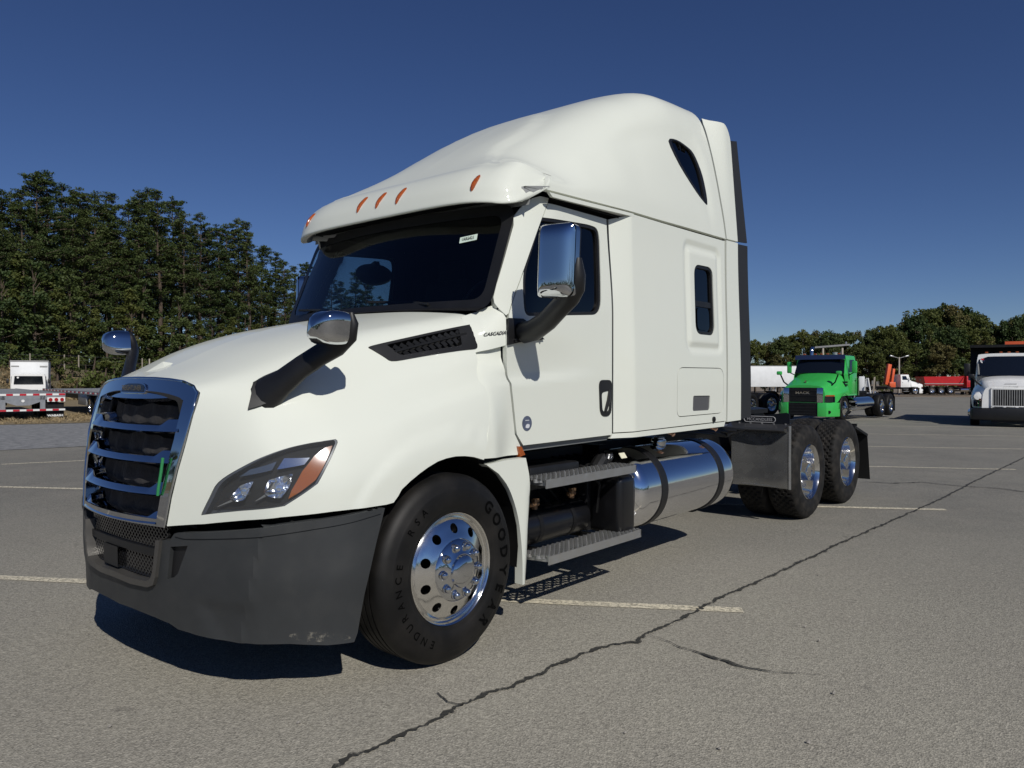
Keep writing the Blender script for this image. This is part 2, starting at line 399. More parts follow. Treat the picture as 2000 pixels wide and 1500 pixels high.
BANK=ground_mat('brushy_bank',(.075,.07,.035),(.17,.13,.07),1.2)
LINE=worn('worn_line_paint',(.72,.655,.50),None,30,.36,.56)
SCUFF=worn('pale_scuff',(.42,.39,.32),None,18,.50,.80)
CRACK=worn('dark_crack',(.034,.033,.028),None,22,.30,.50)
STAIN=worn('dark_stain',(.05,.048,.044),None,14,.45,.75)

# ---------------------------------------------------------------- ground
def gz(x,y): 
    return -.0095*max(0.,y-9) if y<200 else -.0095*191
def hill(x,y):
    d=sstep(-50,-63,x+.30*(y-18)*(-.12))  # bank rising behind the far-left trailers
    return d
gm=MB(); xs=[-900,-500,-300,-180,-120,-90,-70,-50,-30,-15,-8,-4,0,3,6,12,25,60,150,400,900]; ys=[-900,-400,-150,-60,-25,-10,-4,0,4,9,9.6,14,20,30,50,80,120,200,400,1200]
gm.grid(lambda x,y:(x,y,gz(x,y)),xs,ys)
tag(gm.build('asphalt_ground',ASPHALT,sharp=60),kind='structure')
def sheet_obj(name,poly,z,m,step=2.,kind='structure'):
    o=sheet(poly,lambda u,v:gz(u,v)+z,step).build(name,m); return tag(o,kind=kind)
sheet_obj('gravel_verge',[(-14.6,-40),(-14.4,3.6),(-14.0,5.2),(-16,14),(-19,30),(-26,60),(-40,60),(-40,-40)],.008,GRAVEL,4)
sheet_obj('dry_grass_strip',[(-24.5,-40),(-24.3,6.2),(-23.4,8.4),(-26,22),(-32,45),(-44,95),(-120,95),(-110,-40)],.016,GRASS,5)
sheet_obj('dirt_strip',[(-60,92),(-33,92),(-10,112),(8,118),(30,122),(60,126),(60,400),(-160,400),(-160,92)],.012,DIRT,9)
def bank_z(x,y):
    # distance into the bank measured from its toe line
    t=(-56-.24*(y-15))-x
    return gz(x,y)+2.3*sstep(0,9,t)+.9*sstep(15,70,t)-.02
bk=MB(); bk.grid(lambda t,y:(-56-.24*(y-15)-t,y,bank_z(-56-.24*(y-15)-t,y)+.35*math.sin(y*.7+t)*math.sin(y*.23)*sstep(0,4,t)),[0,2,4,6,8,10,13,16,20,30,60,140],list(range(-60,136,4)))
tag(bk.build('brushy_embankment',BANK,sharp=70),kind='structure')
# parking lines, joint crack, scuffs
def ribbon(pts,w,z,jit=0.,rs=1,taper=False,sub=.08):
    rnd=random.Random(rs); P=[]
    for i in range(len(pts)-1):
        a,b=pts[i],pts[i+1];L=math.hypot(b[0]-a[0],b[1]-a[1]);k=max(1,int(L/sub))
        for j in range(k): P.append((a[0]+(b[0]-a[0])*j/k,a[1]+(b[1]-a[1])*j/k))
    P.append(pts[-1]); M=MB(); v=[];f=[];n=len(P)
    off=0
    for i,p in enumerate(P):
        a=P[max(i-1,0)];b=P[min(i+1,n-1)];L=math.hypot(b[0]-a[0],b[1]-a[1]) or 1;nx,ny=-(b[1]-a[1])/L,(b[0]-a[0])/L
        ww=w*(1+jit*.35*math.sin(i*.37+rs)); off=off*.7+jit*w*rnd.uniform(-.45,.45)
        if taper: ww*=max(.12,min(1,min(i,n-1-i)/(n*.3)))
        for s in(-1,1):
            e=s*ww/2*(1+jit*rnd.uniform(-.75,.75)); q=(p[0]+nx*(e+off),p[1]+ny*(e+off)); v.append((q[0],q[1],gz(*q)+z))
        if i: f.append((2*i-2,2*i-1,2*i+1,2*i))
    return M.add(v,f)
dx,dy=.851,.525
for k,(x1,y1,L) in enumerate([(2.02,3.18,14),(2.24,8.34,16),(2.26,13.88,17),(1.9,19.1,17),(1.8,24.7,17),(1.7,30.2,17),(1.7,35.8,17),(2.0,-2.2,14),(2.0,-7.6,14)]):
    tag(ribbon([(x1-dx*L,y1-dy*L),(x1,y1)],.105,.005,.10,k+3).build('parking_line',LINE),kind='structure')
tag(ribbon([(-11.4,2.8),(-10.97,3.95),(-9.5,7.0)],.1,.005,.1,50).build('parking_line',LINE),kind='structure')
CR=[(1.66,-3.0),(1.60,-1.4),(1.65,-.5),(1.64,.22),(1.62,.32),(1.63,.4),(1.64,.55),(1.65,.69),(1.63,.93),(1.63,1.15),(1.67,1.26),(1.66,1.47),(1.67,1.68),(1.69,1.99),(1.8,2.22),(1.78,2.37),(1.79,2.57),(1.8,2.88),(1.79,3.28),(1.82,3.91),(1.85,4.69),(1.87,5.68),(1.91,6.52),(1.96,7.51),(2.03,9.15),(2.03,11.38),(2.05,13.62),(2.09,16.97),(2.2,26),(2.3,45)]
def crack(pts,w,rs,jit=.55): tag(ribbon(pts,w,.009,jit,rs,sub=.016).build('pavement_crack',CRACK),kind='structure')
crack(CR,.023,1,.9)
tag(ribbon([(1.80,2.36),(1.92,2.33),(2.04,2.29),(2.12,2.29),(2.21,2.255),(2.3,2.26),(2.4,2.235),(2.5,2.25),(2.6,2.285),(2.77,2.4)],.017,.009,.9,2,True,.03).build('pavement_crack',CRACK),kind='structure')
crack([(1.44,.97),(1.55,.93),(1.63,.95)],.009,3)
crack([(.82,10.32),(1.15,10.39),(1.46,10.84),(2.0,10.74),(2.42,10.85),(2.74,10.66)],.03,4)
crack([(-1.0,-.95),(-.72,-.62),(-.60,-.50),(-.55,-.30)],.018,5)
for pts,w_,k in(([(2.13,2.77),(2.18,3.04),(2.19,3.36),(2.2,3.71)],.05,1),([(1.21,5.79),(1.27,6.04),(1.42,6.1),(1.48,6.29)],.06,2),([(1.74,2.0),(1.75,2.5),(1.76,3.0),(1.77,3.6)],.05,3),([(1.52,.95),(1.45,1.15),(1.42,1.4)],.03,4)):
    tag(ribbon(pts,w_,.005,.4,k,True).build('tyre_scuff',SCUFF),kind='structure')
# ---------------------------------------------------------------- body surfaces of the white sleeper truck
class Pchip:
    def __init__(s,xs,ys):
        s.x=list(xs); s.y=[np.asarray(y,float) for y in ys]; n=len(xs)
        h=[s.x[i+1]-s.x[i] for i in range(n-1)]; d=[(s.y[i+1]-s.y[i])/h[i] for i in range(n-1)]
        m=[None]*n; m[0]=d[0]; m[-1]=d[-1]
        for i in range(1,n-1):
            w1=2*h[i]+h[i-1]; w2=h[i]+2*h[i-1]
            a,b=np.broadcast_arrays(d[i-1],d[i]); same=(a*b)>0
            with np.errstate(all='ignore'):
                hm=(w1+w2)/(w1/np.where(same,a,1)+w2/np.where(same,b,1))
            m[i]=np.where(same,hm,0.)
        s.m=m; s.h=h
    def __call__(s,x):
        n=len(s.x); i=0
        while i<n-2 and x>s.x[i+1]: i+=1
        h=s.h[i]; t=(x-s.x[i])/h
        if t<0: return s.y[0]+s.m[0]*(x-s.x[0])
        if t>1: return s.y[-1]+s.m[-1]*(x-s.x[-1])
        t2=t*t;t3=t2*t
        return (2*t3-3*t2+1)*s.y[i]+(t3-2*t2+t)*h*s.m[i]+(-2*t3+3*t2)*s.y[i+1]+(t3-t2)*h*s.m[i+1]
def catmull(P,v):
    n=len(P); i=int(min(max(math.floor(v),0),n-2)); t=v-i
    p1=P[i];p2=P[i+1]
    p0=P[i-1] if i>0 else 2*p1-p2
    p3=P[i+2] if i+2<n else 2*p2-p1
    return .5*((2*p1)+(-p0+p2)*t+(2*p0-5*p1+4*p2-p3)*t*t+(-p0+3*p1-3*p2+p3)*t**3)
# ---- hood: sections across x,z at stations y (first control point on the centre line)
HOOD_Y=[.05,.2,.4,.7,1.0,1.3,1.6,1.9]
HOOD_S=[
 [(0,1.47),(.19,1.462),(.31,1.44),(.355,1.40),(.375,1.32),(.38,1.22),(.38,1.1),(.38,.95),(.38,.80)],
 [(0,1.525),(.25,1.515),(.42,1.493),(.53,1.460),(.575,1.38),(.605,1.28),(.632,1.15),(.650,1.0),(.658,.83)],
 [(0,1.585),(.31,1.573),(.55,1.545),(.68,1.50),(.77,1.42),(.848,1.30),(.925,1.17),(.980,1.02),(.995,.85)],
 [(0,1.665),(.36,1.653),(.64,1.62),(.79,1.57),(.89,1.49),(.99,1.37),(1.09,1.23),(1.155,1.06),(1.17,.88)],
 [(0,1.745),(.39,1.732),(.69,1.70),(.84,1.655),(.93,1.58),(1.03,1.45),(1.13,1.30),(1.195,1.12),(1.205,.90)],
 [(0,1.82),(.42,1.807),(.73,1.775),(.88,1.735),(.965,1.67),(1.05,1.53),(1.14,1.37),(1.20,1.18),(1.21,.90)],
 [(0,1.89),(.44,1.876),(.76,1.845),(.91,1.81),(.995,1.75),(1.065,1.60),(1.145,1.43),(1.20,1.22),(1.21,.90)],
 [(0,1.95),(.46,1.936),(.78,1.905),(.94,1.87),(1.02,1.81),(1.075,1.65),(1.145,1.47),(1.20,1.24),(1.21,.90)]]
HOOD_DZ=[0,.0,.018,.07,.085,.072,.06,.06]
def _hs(s,d):
    a=np.array(s,float); a[:4,1]+=d; a[4,1]+=d*.5; return a
_hp=Pchip(HOOD_Y,[_hs(s,d) for s,d in zip(HOOD_S,HOOD_DZ)])
_hc={}
def hood_sec(y):
    k=round(y,4)
    if k not in _hc: _hc[k]=_hp(k)
    return _hc[k]
def hood(y,v):
    p=catmull(hood_sec(y),v); return (p[0],y,p[1])
def hood_v(y,z,lo=2.,hi=8.):   # section parameter at height z
    for _ in range(40):
        m=(lo+hi)/2
        if hood(y,m)[2]>z: lo=m
        else: hi=m
    return (lo+hi)/2

# ---- roof fairing: sections across x,z at stations y
ROOF_Y=[2.1,2.4,2.8,3.2,3.6,4.1,4.72]
ROOF_S=[
 [(0,2.92),(.4,2.92),(.7,2.915),(.92,2.90),(1.04,2.87),(1.10,2.83),(1.13,2.785),(1.138,2.712)],
 [(0,3.22),(.35,3.21),(.6,3.17),(.78,3.09),(.93,2.98),(1.06,2.87),(1.13,2.80),(1.147,2.719)],
 [(0,3.5),(.38,3.49),(.65,3.44),(.82,3.34),(.96,3.2),(1.06,3.03),(1.138,2.862),(1.16,2.726)],
 [(0,3.72),(.42,3.71),(.68,3.66),(.86,3.55),(.985,3.37),(1.08,3.15),(1.147,2.92),(1.17,2.734)],
 [(0,3.87),(.44,3.86),(.72,3.81),(.9,3.69),(1.01,3.48),(1.095,3.22),(1.15,2.95),(1.173,2.737)],
 [(0,3.95),(.46,3.94),(.75,3.89),(.93,3.77),(1.03,3.54),(1.10,3.25),(1.152,2.96),(1.175,2.745)],
 [(0,3.97),(.46,3.96),(.75,3.91),(.93,3.79),(1.03,3.56),(1.10,3.26),(1.152,2.96),(1.175,2.753)]]
ROOF_TOP=[2.92,3.13,3.385,3.62,3.82,4.0,4.05]
def _rs(s,t):
    a=np.array(s,float); z0=a[-1,1]; a[:,1]=z0+(a[:,1]-z0)*(t-z0)/(a[0,1]-z0); return a
_rp=Pchip(ROOF_Y,[_rs(s,t) for s,t in zip(ROOF_S,ROOF_TOP)])
_rc={}
def roof_sec(y):
    k=round(y,4)
    if k not in _rc: _rc[k]=_rp(k)
    return _rc[k]
def roof(y,v):
    p=catmull(roof_sec(y),v); return (p[0],y,p[1])
# ---- bumper: plan path (x,y) by arc parameter, extruded in z
BUMP=[np.array(p,float) for p in [(0,.075),(.235,.083),(.45,.107),(.645,.170),(.805,.250),(.935,.330),(1.045,.425),(1.135,.535),(1.19,.64),(1.21,.74),(1.215,.86)]]
def bumper(s,z):
    p=catmull(BUMP,abs(s)); k=.025*sstep(.62,.28,z)
    x=p[0]*(1-k); return (x if s>=0 else -x, p[1]+k*.6, z)
# ---- grille face
GZ=[.80,.82,.96,1.09,1.23,1.35,1.46,1.54]
_gx=Pchip(GZ,[.475,.48,.505,.53,.558,.565,.562,.545]); _gy=Pchip(GZ,[.106,.108,.122,.142,.1695,.2005,.234,.2575])
def grille_y(x,z):
    return float(_gy(z))-.058*(1-min(1.1,abs(x)/float(_gx(z)))**2)
# ---- cab / sleeper sides
def yw(z): return 1.815+(z-2.026)*.42
def cabx(y,z):
    x=1.13-.045*sstep(1.95,2.7,z); d=1-(y-yw(z))/.36
    if d>0: x-=.085*sstep(1.72,2.0,z)*min(d,1.3)**2
    zc=1.493+(y-1.886)*.06
    x-=.014*sstep(zc,zc+.035,z)*(1-sstep(zc+.06,zc+.32,z))*(1-sstep(2.2,2.9,y))
    return x
def side_x(y,z):
    t=clamp((y-2.995)/.175)
    return cabx(y,z)*(1-t)+(1.21-.035*sstep(1.4,2.8,z))*t
def hood_x(y,z): 
    y=min(max(y,.06),1.9); return float(hood(y,hood_v(y,z))[0])
def cowl_x(y,z):
    t=sstep(1.60,1.90,y); return hood_x(y,z)*(1-t)+cabx(y,z)*t

_rs=_rp(4.72)
def _roofx(z):
    lo,hi=2.6,7.
    for _ in range(30):
        m=(lo+hi)/2
        if catmull(_rs,m)[1]>z: lo=m
        else: hi=m
    return float(catmull(_rs,lo)[0])
def ext_x(y,z):
    if z<2.75: return side_x(4.6,z)
    t=sstep(4.70,4.93,y); return _roofx(z)*(1-t)+(1.175-.085*(z-2.75))*t
_arc=Pchip([3.05,3.127,3.305,3.614,3.979,4.231,4.399,4.474,4.55],[4.1,3.922,3.789,3.733,3.764,3.813,3.916,4.16,4.6])
_rdg=Pchip([2.0,2.1,2.5,2.75,3.14,3.4,3.6],[2.3,2.2,1.55,1.42,.8,.2,0.])
def roof_s(y,v):
    p=catmull(roof_sec(y),v); x,z=float(p[0]),float(p[1])
    if 3.05<y<4.6:
        d=v-float(_arc(y)); k=.022*sstep(0,.35,d)*(1-sstep(1.2,2.9,d))*sstep(3.05,3.5,y)*(1-sstep(4.45,4.58,y)); x-=k*.8; z-=k*.5
    if y<3.6: z+=.022*(1-sstep(0,.25,v-float(_rdg(y))))*(1-sstep(3.2,3.55,y))
    return (x,y,z)
# ---------------------------------------------------------------- wheels
def tyre_prof(w=.285,R=.507,r0=.298):
    return [(-.03,r0-.004),(.004,r0+.004),(.009,r0+.016),(.0085,r0+.02),(.0145,r0+.03),(.0225,r0+.072),(.022,r0+.078),(.0225,r0+.083),(.020,r0+.125),(.0165,r0+.137),(.0145,r0+.140),(.010,R-.045),(-.006,R-.022),(-.022,R-.008),(-.04,R-.001)]
def steer_tyre(simple=False):
    a=tyre_prof(); M=MB(); gro=[]
    for k in range(4):
        c=-.075-.045*k; gro+=[(c+.006,.506),(c+.004,.492),(c-.004,.492),(c-.006,.506)]
    b=[(-.285-x,r) for x,r in a[::-1]]
    return M.lathe(a+gro+b,72)
def drive_tyre():
    a=tyre_prof(R=.507); xs=[-.045,-.072,-.078,-.105,-.111,-.138,-.146,-.173,-.179,-.206,-.212,-.24]
    prof=a+[(x,.507) for x in xs]+[(-.285-x,r) for x,r in a[::-1]]
    na=len(a); n=168
    def rf(j,k,r):
        q=j-na
        if 0<=q<len(xs):
            row=q//2; ph=(k+row*2)%4
            return .507 if ph<3 else .492
        if j==na-1 or j==na+len(xs): return r if k%4<3 else r-.013
        return r
    return MB().lathe(prof,n,rf=rf)
def annulus(f,r0,r1,nh=0,rh=0,hr=.03,step=.02,thick=.012,seg=48,hseg=12):
    out=[(r1*math.cos(2*math.pi*k/seg),r1*math.sin(2*math.pi*k/seg)) for k in range(seg)]
    holes=[]
    if r0>0: holes.append([(r0*math.cos(2*math.pi*k/36),r0*math.sin(2*math.pi*k/36)) for k in range(36)])
    for i in range(nh):
        t=2*math.pi*(i+.5)/nh; holes.append([(rh*math.cos(t)+hr*math.cos(2*math.pi*k/hseg),rh*math.sin(t)+hr*math.sin(2*math.pi*k/hseg)) for k in range(hseg)])
    return patch(lambda y,z:(f(math.hypot(y,z)),y,z),out,holes,step=step,thick=thick)
def interp(tab):
    xs=[a for a,b in tab];ys=[b for a,b in tab]
    return lambda x: float(np.interp(x,xs,ys))
def ring_text(s,r,size,a_start,a_end,x=.0235,bold=.012,xf=None):
    """letters spaced round the sidewall, reading clockwise as seen from +x ; angles measured from up, clockwise"""
    M=MB(); n=len(s)
    for i,ch in enumerate(s):
        if ch==' ': continue
        a=lerp(a_start,a_end,i/(n-1)); v,f,w=text_mesh(ch,0,0,bold); c=(w[0]+w[1])/2
        rr=r
        def mp(px,py):
            ang=a+(px-c)*size/rr; q=rr+(py-.35)*size
            return (xf(q) if xf else x, q*math.sin(ang), q*math.cos(ang))
        M.add([mp(p[0],p[1]) for p in v],f)
    return M
_side=interp([(.298,.004),(.33,.0145),(.38,.0225),(.425,.0205),(.462,.010),(.485,-.006)])
LUG=MB().lathe([(-.01,.0235),(.010,.0235),(.012,.0205),(.024,.0195),(.033,.014),(.037,.007),(.038,0.0005)],14)
LUGME=LUG.mesh('lug_nut',CHROME,sharp=40)
STEER_T=steer_tyre().mesh('tyre',RUBBER,sharp=50,fixn=True); DRIVE_T=drive_tyre().mesh('tyre',TREAD,sharp=40)
def steer_wheel(parent,loc,name='front_wheel',text=False):
    wl=link(name,STEER_T,parent); wl.location=loc
    prof=interp([(.10,.052),(.15,.044),(.165,.040),(.185,.031),(.205,.021),(.225,.012),(.245,.003),(.262,-.008)])
    rim=annulus(prof,.15,.262,10,.218,.026,step=.012); rim.lathe([(-.008,.2618),(-.015,.267),(-.021,.273),(-.022,.279),(-.018,.285),(-.006,.290),(.001,.294),(.004,.2985),(-.004,.301),(-.2,.29)],72); rim.build('rim',ALU,wl,sharp=30,fixn=False)
    hp=[(.036,.168),(.043,.163),(.046,.160),(.054,.150),(.066,.118),(.076,.095),(.079,.090),(.079,.087),(.090,.082),(.100,.068),(.106,.045),(.108,.02),(.1083,.0004)]
    MB().lathe(hp,48).build('hub_cover',CHROME,wl,sharp=30)
    MB().lathe([(-.06,.30),(-.065,.02),(-.2,.02)],32).build('brake_drum',BLACKM,wl)
    for k in range(10):
        t=2*math.pi*k/10; o=link('lug_nut',LUGME,wl); o.location=(.055,.130*math.cos(t),.130*math.sin(t)); o.rotation_euler=(0,R_(-14)*0,0)
    if text:
        xf=lambda q:_side(q)+.0022
        for wd,r,sz,a0,a1,bo_ in (('GOODYEAR',.402,.092,42,146,.035),('ENDURANCE',.398,.056,205,282,.01),('RSA',.398,.056,308,326,.01)):
            n=len(wd)
            for q_,ch in enumerate(wd):
                a=lerp(a0,a1,q_/(n-1)); T=ring_text(ch+ch,r,sz,R_(a),R_(a)+9,xf=xf,bold=bo_); h=len(T.v)//2; T.v=T.v[:h]; T.f=[f for f in T.f if max(f)<h]
                T.build('raised_letter',RUBTXT,wl,fixn=False)
    return wl
def drive_wheel(parent,loc,name='dual_wheel'):
    wl=link(name,DRIVE_T,parent); wl.location=loc
    o=link('inner_tyre',DRIVE_T,wl); o.location=(-.335,0,0)
    rim=MB().lathe([(.004,.2985),(.008,.294),(-.002,.288),(-.018,.280),(-.05,.272),(-.115,.262),(-.15,.250)],48)
    rim.join(annulus(lambda r:-.15+.02*sstep(.25,.18,r),.10,.25,10,.212,.026))
    rim.build('rim',ALU,wl,sharp=30,fixn=False)
    MB().lathe([(-.14,.115),(-.10,.110),(-.06,.098),(-.02,.092),(-.005,.088),(.0,.075),(.001,.0004)],32).build('axle_hub',ALU,wl,sharp=35)
    for k in range(10):
        t=2*math.pi*k/10; n=link('lug_nut',LUGME,wl); n.location=(-.135,.143*math.cos(t),.143*math.sin(t))
    for k in range(8):
        t=2*math.pi*k/8; n=link('hub_bolt',LUGME,wl); n.location=(-.01,.072*math.cos(t),.072*math.sin(t)); n.scale=(.45,.45,.45)
    return wl

# ---------------------------------------------------------------- the white sleeper truck
TR=thing('sleeper_truck','large white sleeper truck with chrome grille and grey bumper in the foreground','truck')
def both(name,mb,m,parent=TR,sharp=35,label=None,kids=None,bevel=0,fixn=False):
    l=mb.build(name,m,parent,sharp=sharp,label=label,bevel=bevel,fixn=fixn); r=mb.mirror().build(name,m,parent if parent is TR else MIR.get(parent,parent),sharp=sharp,bevel=bevel,fixn=fixn); MIR[l]=r; return l
MIR={}
sideF=lambda y,z:(side_x(y,z),y,z)
cowlF=lambda y,z:(cowl_x(y,z),y,z)
roofF=roof_s
# --- hood
def edge_y(v): 
    x=hood(1.68,v)[0]; return 1.64+.13*(x/1.04)**2
HOOD_OUT=[(.184,0),(.190,.6),(.201,1.4),(.211,2),(.222,2.7),(.23,3.21),(.213,3.75),(.194,4.293),(.167,5.344),(.139,6.341),(.12,7.167),(.107,7.95),(.203,7.95),(.303,7.858),(.401,7.81),(.589,7.833),(.852,7.933),(.892,7.925),(.92,7.80),(.944,7.657),(1.0,7.52),(1.062,7.412),(1.12,7.34),(1.187,7.287),(1.25,7.28),(1.32,7.294),(1.39,7.335),(1.459,7.391),(1.542,7.484),(1.579,7.2),(1.614,6.81),(1.635,6.465),(1.646,6.1),(1.640,5.8),(1.615,5.5),(1.625,5.2),(1.655,4.856),(1.665,4.4),(1.70,3.8)]+[(edge_y(v),v) for v in (3.2,2.6,2.0,1.4,.8,0)]
HLO=spline([(.197,7.702),(.218,7.281),(.244,6.805),(.30,6.399),(.369,6.064),(.453,5.881),(.542,5.845),(.646,5.91)],4,False)+[(.652,5.96),(.650,6.03),(.574,6.65),(.532,7.029),(.469,7.285),(.409,7.523),(.291,7.605)]
VENT=rounded([(1.005,3.50),(1.718,3.655),(1.668,4.56),(1.10,4.24)],[.02,.03,.03,.08],3)
SVH=.14
def hood_s(y,v):
    x,y_,z=hood(y,v); d=0
    if y>.55 and v>4.4:
        r=math.hypot(y-1.30,z-.52); d+=.012*(1-sstep(.70,.74,r))*sstep(.6,.75,y)
        k=sstep(.75,1.05,y)
        d+=.012*sstep(4.62,4.8,v)*(1-sstep(4.8,5.7,v))*k
        d+=.010*sstep(5.72,5.86,v)*(1-sstep(5.86,6.9,v))*k
    return (x+d,y,z)
hm=patch(hood_s,HOOD_OUT,[scale_poly(HLO,.004),VENT],step=.026,thick=.03,sgn=-1,sv=SVH)
def drop_center(M):   # no closing wall on the centre line
    M.f=[q for q in M.f if not all(abs(M.v[i][0])<1e-5 for i in q)]; return M
hm=drop_center(hm); hm.join(hm.mirror())
def weld(o,d=2e-4):
    bm=bmesh.new(); bm.from_mesh(o.data); bmesh.ops.remove_doubles(bm,verts=bm.verts,dist=d); bm.to_mesh(o.data); bm.free(); o.data.shade_smooth(); o.data.set_sharp_from_angle(angle=R_(35)); return o
HOOD=weld(hm.build('hood',WHITE,TR,fixn=False))
li=MB().grid(offs(lambda y,v:hood(y,v),-.045,-1),[.14+.075*k for k in range(10)],[.2*k for k in range(0,39)]); li.join(MB().grid(offs(lambda y,v:hood(y,v),-.045,-1),[.8+.08*k for k in range(11)],[.2*k for k in range(0,34)]))
li.join(li.mirror()).build('hood_liner',DARK,HOOD,fixn=False)
# small wedge-shaped washer nozzle near the nose and intake vent
z0=hood(.34,.2)[2]; nz=MB().add([(-.17,.30,z0-.02),(-.06,.30,z0-.02),(-.07,.36,z0+.0),(-.11,.37,z0+.040),(-.10,.44,z0+.03),(-.07,.44,z0+.02)],[(0,1,2,3),(1,5,2),(0,3,4),(3,2,5,4)]); nz.build('hood_marker_wedge',WHITE,HOOD)
vf=patch(offs(hood,.006,-1),scale_poly(VENT,.012),[rounded([(1.10,3.62),(1.59,3.73),(1.57,4.38),(1.155,4.15)],[.02,.05,.05,.05],3)],step=.03,thick=.04,sgn=-1,sv=SVH)
VG=both('vent_grille',vf,BLACK); 
both('vent_tray',patch(offs(hood,-.035,-1),scale_poly(VENT,.012),step=.05,thick=0,sgn=-1,sv=SVH),DARK,VG)
vb=MB()
for row in (0,1):
    for k in range(11):
        y=1.15+.043*k; va=3.66+.0002*(y-1.1)+.22*(y-1.1)*.6+(.02 if row==0 else .30); vb_=va+.24
        a=offs(hood,-.012,-1)(y,va); b=offs(hood,-.004,-1)(y+.02,vb_); vb.bar(a,b,.012,.02)
    f0=offs(hood,.0,-1); 
vb.tube([offs(hood,.002,-1)(y,3.66+.13*(y-1.1)+.29) for y in np.linspace(1.13,1.63,10)],.008,6)
both('vent_vanes',vb,BLACK,VG)
# --- headlights
back=offs(hood,-.05,-1)
HL=both('headlight',patch(back,scale_poly(HLO,.003),step=.03,thick=0,sgn=-1,sv=SVH).join(patch(hood,scale_poly(HLO,.002),[scale_poly(HLO,-.0075)],step=.03,thick=.055,sgn=-1,sv=SVH)),BEZEL)
def hlp(name,poly,d,m,th=.01,step=.02,rnd_=0.):
    return both(name,patch(offs(hood,d,-1),rounded(poly,rnd_,4) if rnd_ else poly,step=step,thick=th,sgn=-1,sv=SVH),m,HL)
hlp('turn_signal',[(.425,7.35),(.439,7.111),(.487,6.611),(.545,6.235),(.597,6.06),(.630,6.05),(.611,6.229),(.566,6.622),(.531,6.91),(.471,7.18)],-.010,AMBER,.03)
hlp('daytime_lamp',[(.400,6.46),(.434,6.14),(.527,6.245),(.500,6.42)],-.018,REFLECTOR,.02)
hlp('dark_light_guide',[(.289,6.65),(.319,6.43),(.406,6.21),(.382,6.47)],-.018,mat('grey_light_guide',(.12,.15,.20),.25,metal=.6),.02)
# reflector cups: bowls sunk in the bezel
def cup(poly,name):
    c=np.mean(np.array(poly),0); M=MB(); L=resample([(p[0],p[1]) for p in rounded(poly,.04,3)],.4); n=len(L)
    for k,(sc,d) in enumerate(((1,-.012),(.93,-.020),(.70,-.038),(.35,-.047),(.02,-.049))):
        for p in L: M.v.append(tuple(offs(hood,d,-1)(c[0]+(p[0]-c[0])*sc,c[1]+(p[1]-c[1])*sc)))
    for k in range(4):
        for i in range(n): M.f.append((k*n+i,k*n+(i+1)%n,(k+1)*n+(i+1)%n,(k+1)*n+i))
    both(name,M,REFLECTOR,HL)
    b=MB(); p=Vector(offs(hood,-.035,-1)(*c)); nn=normal_of(hood,c[0],c[1],-1); b.tube([p-nn*.02,p+nn*.0,p+nn*.008,p+nn*.010],[.022,.022,.015,.002],14); both('projector_bulb',b,LENS_SOLID,HL)
LENS_SOLID=mat('clear_bulb_lens',(.75,.80,.88),.05,metal=.85)
cup([(.261,7.28),(.291,6.905),(.326,6.78),(.313,7.019),(.298,7.33),(.270,7.38)],'low_beam_reflector')
cup([(.347,7.11),(.369,6.747),(.453,6.63),(.436,6.978),(.400,7.32),(.361,7.26)],'high_beam_reflector')
hlp('headlight_trim',[(.272,7.35),(.228,7.52),(.231,7.49),(.268,7.30)],-.02,REFLECTOR,.01)
hlp('headlight_trim',[(.352,7.24),(.321,7.38),(.324,7.35),(.349,7.18)],-.02,REFLECTOR,.01)
hlp('lens_cover',HLO,.0015,LENS,0,.03)
# --- engine bay filler, arch liners
eb=MB().bx(-.62,.62,.30,1.9,.55,1.30).bx(-1.0,1.0,.45,.84,.42,.86); eb.build('engine_bay_shield',DARK,TR)
al=MB()
al.grid(lambda t,x:(x,1.30+.60*math.cos(t),.52+.60*math.sin(t)),[R_(-12+12*k) for k in range(18)],[.70,1.17])
both('wheel_arch_liner',al,BLACKM)
both('inner_arch_panel',MB().bx(.66,.70,.75,1.95,.45,1.5),DARK,fixn=True)
# --- grille
def gx(z): return float(_gx(z))
gF=lambda x,z:(x,grille_y(x,z)-.012,z)
gout=[(gx(z),z) for z in (.815,.96,1.09,1.23,1.35,1.455)]+[(.52,1.487),(.435,1.509),(.327,1.519),(.19,1.525),(0,1.527)]
gin=[(gx(.85)-.060,.85),(gx(.96)-.062,.96),(gx(1.09)-.066,1.09),(gx(1.23)-.074,1.23),(gx(1.35)-.082,1.35),(gx(1.42)-.085,1.418),(.40,1.440),(.36,1.428),(.2,1.422),(0,1.420)]
sym=lambda L:[p for p in L]+[(-p[0],p[1]) for p in L[::-1] if p[0]!=0]
gm_=patch(gF,sym(gout),[sym(gin)],step=.03,thick=.10)
GR=gm_.build('grille',CHROME,TR,fixn=False,sharp=28)
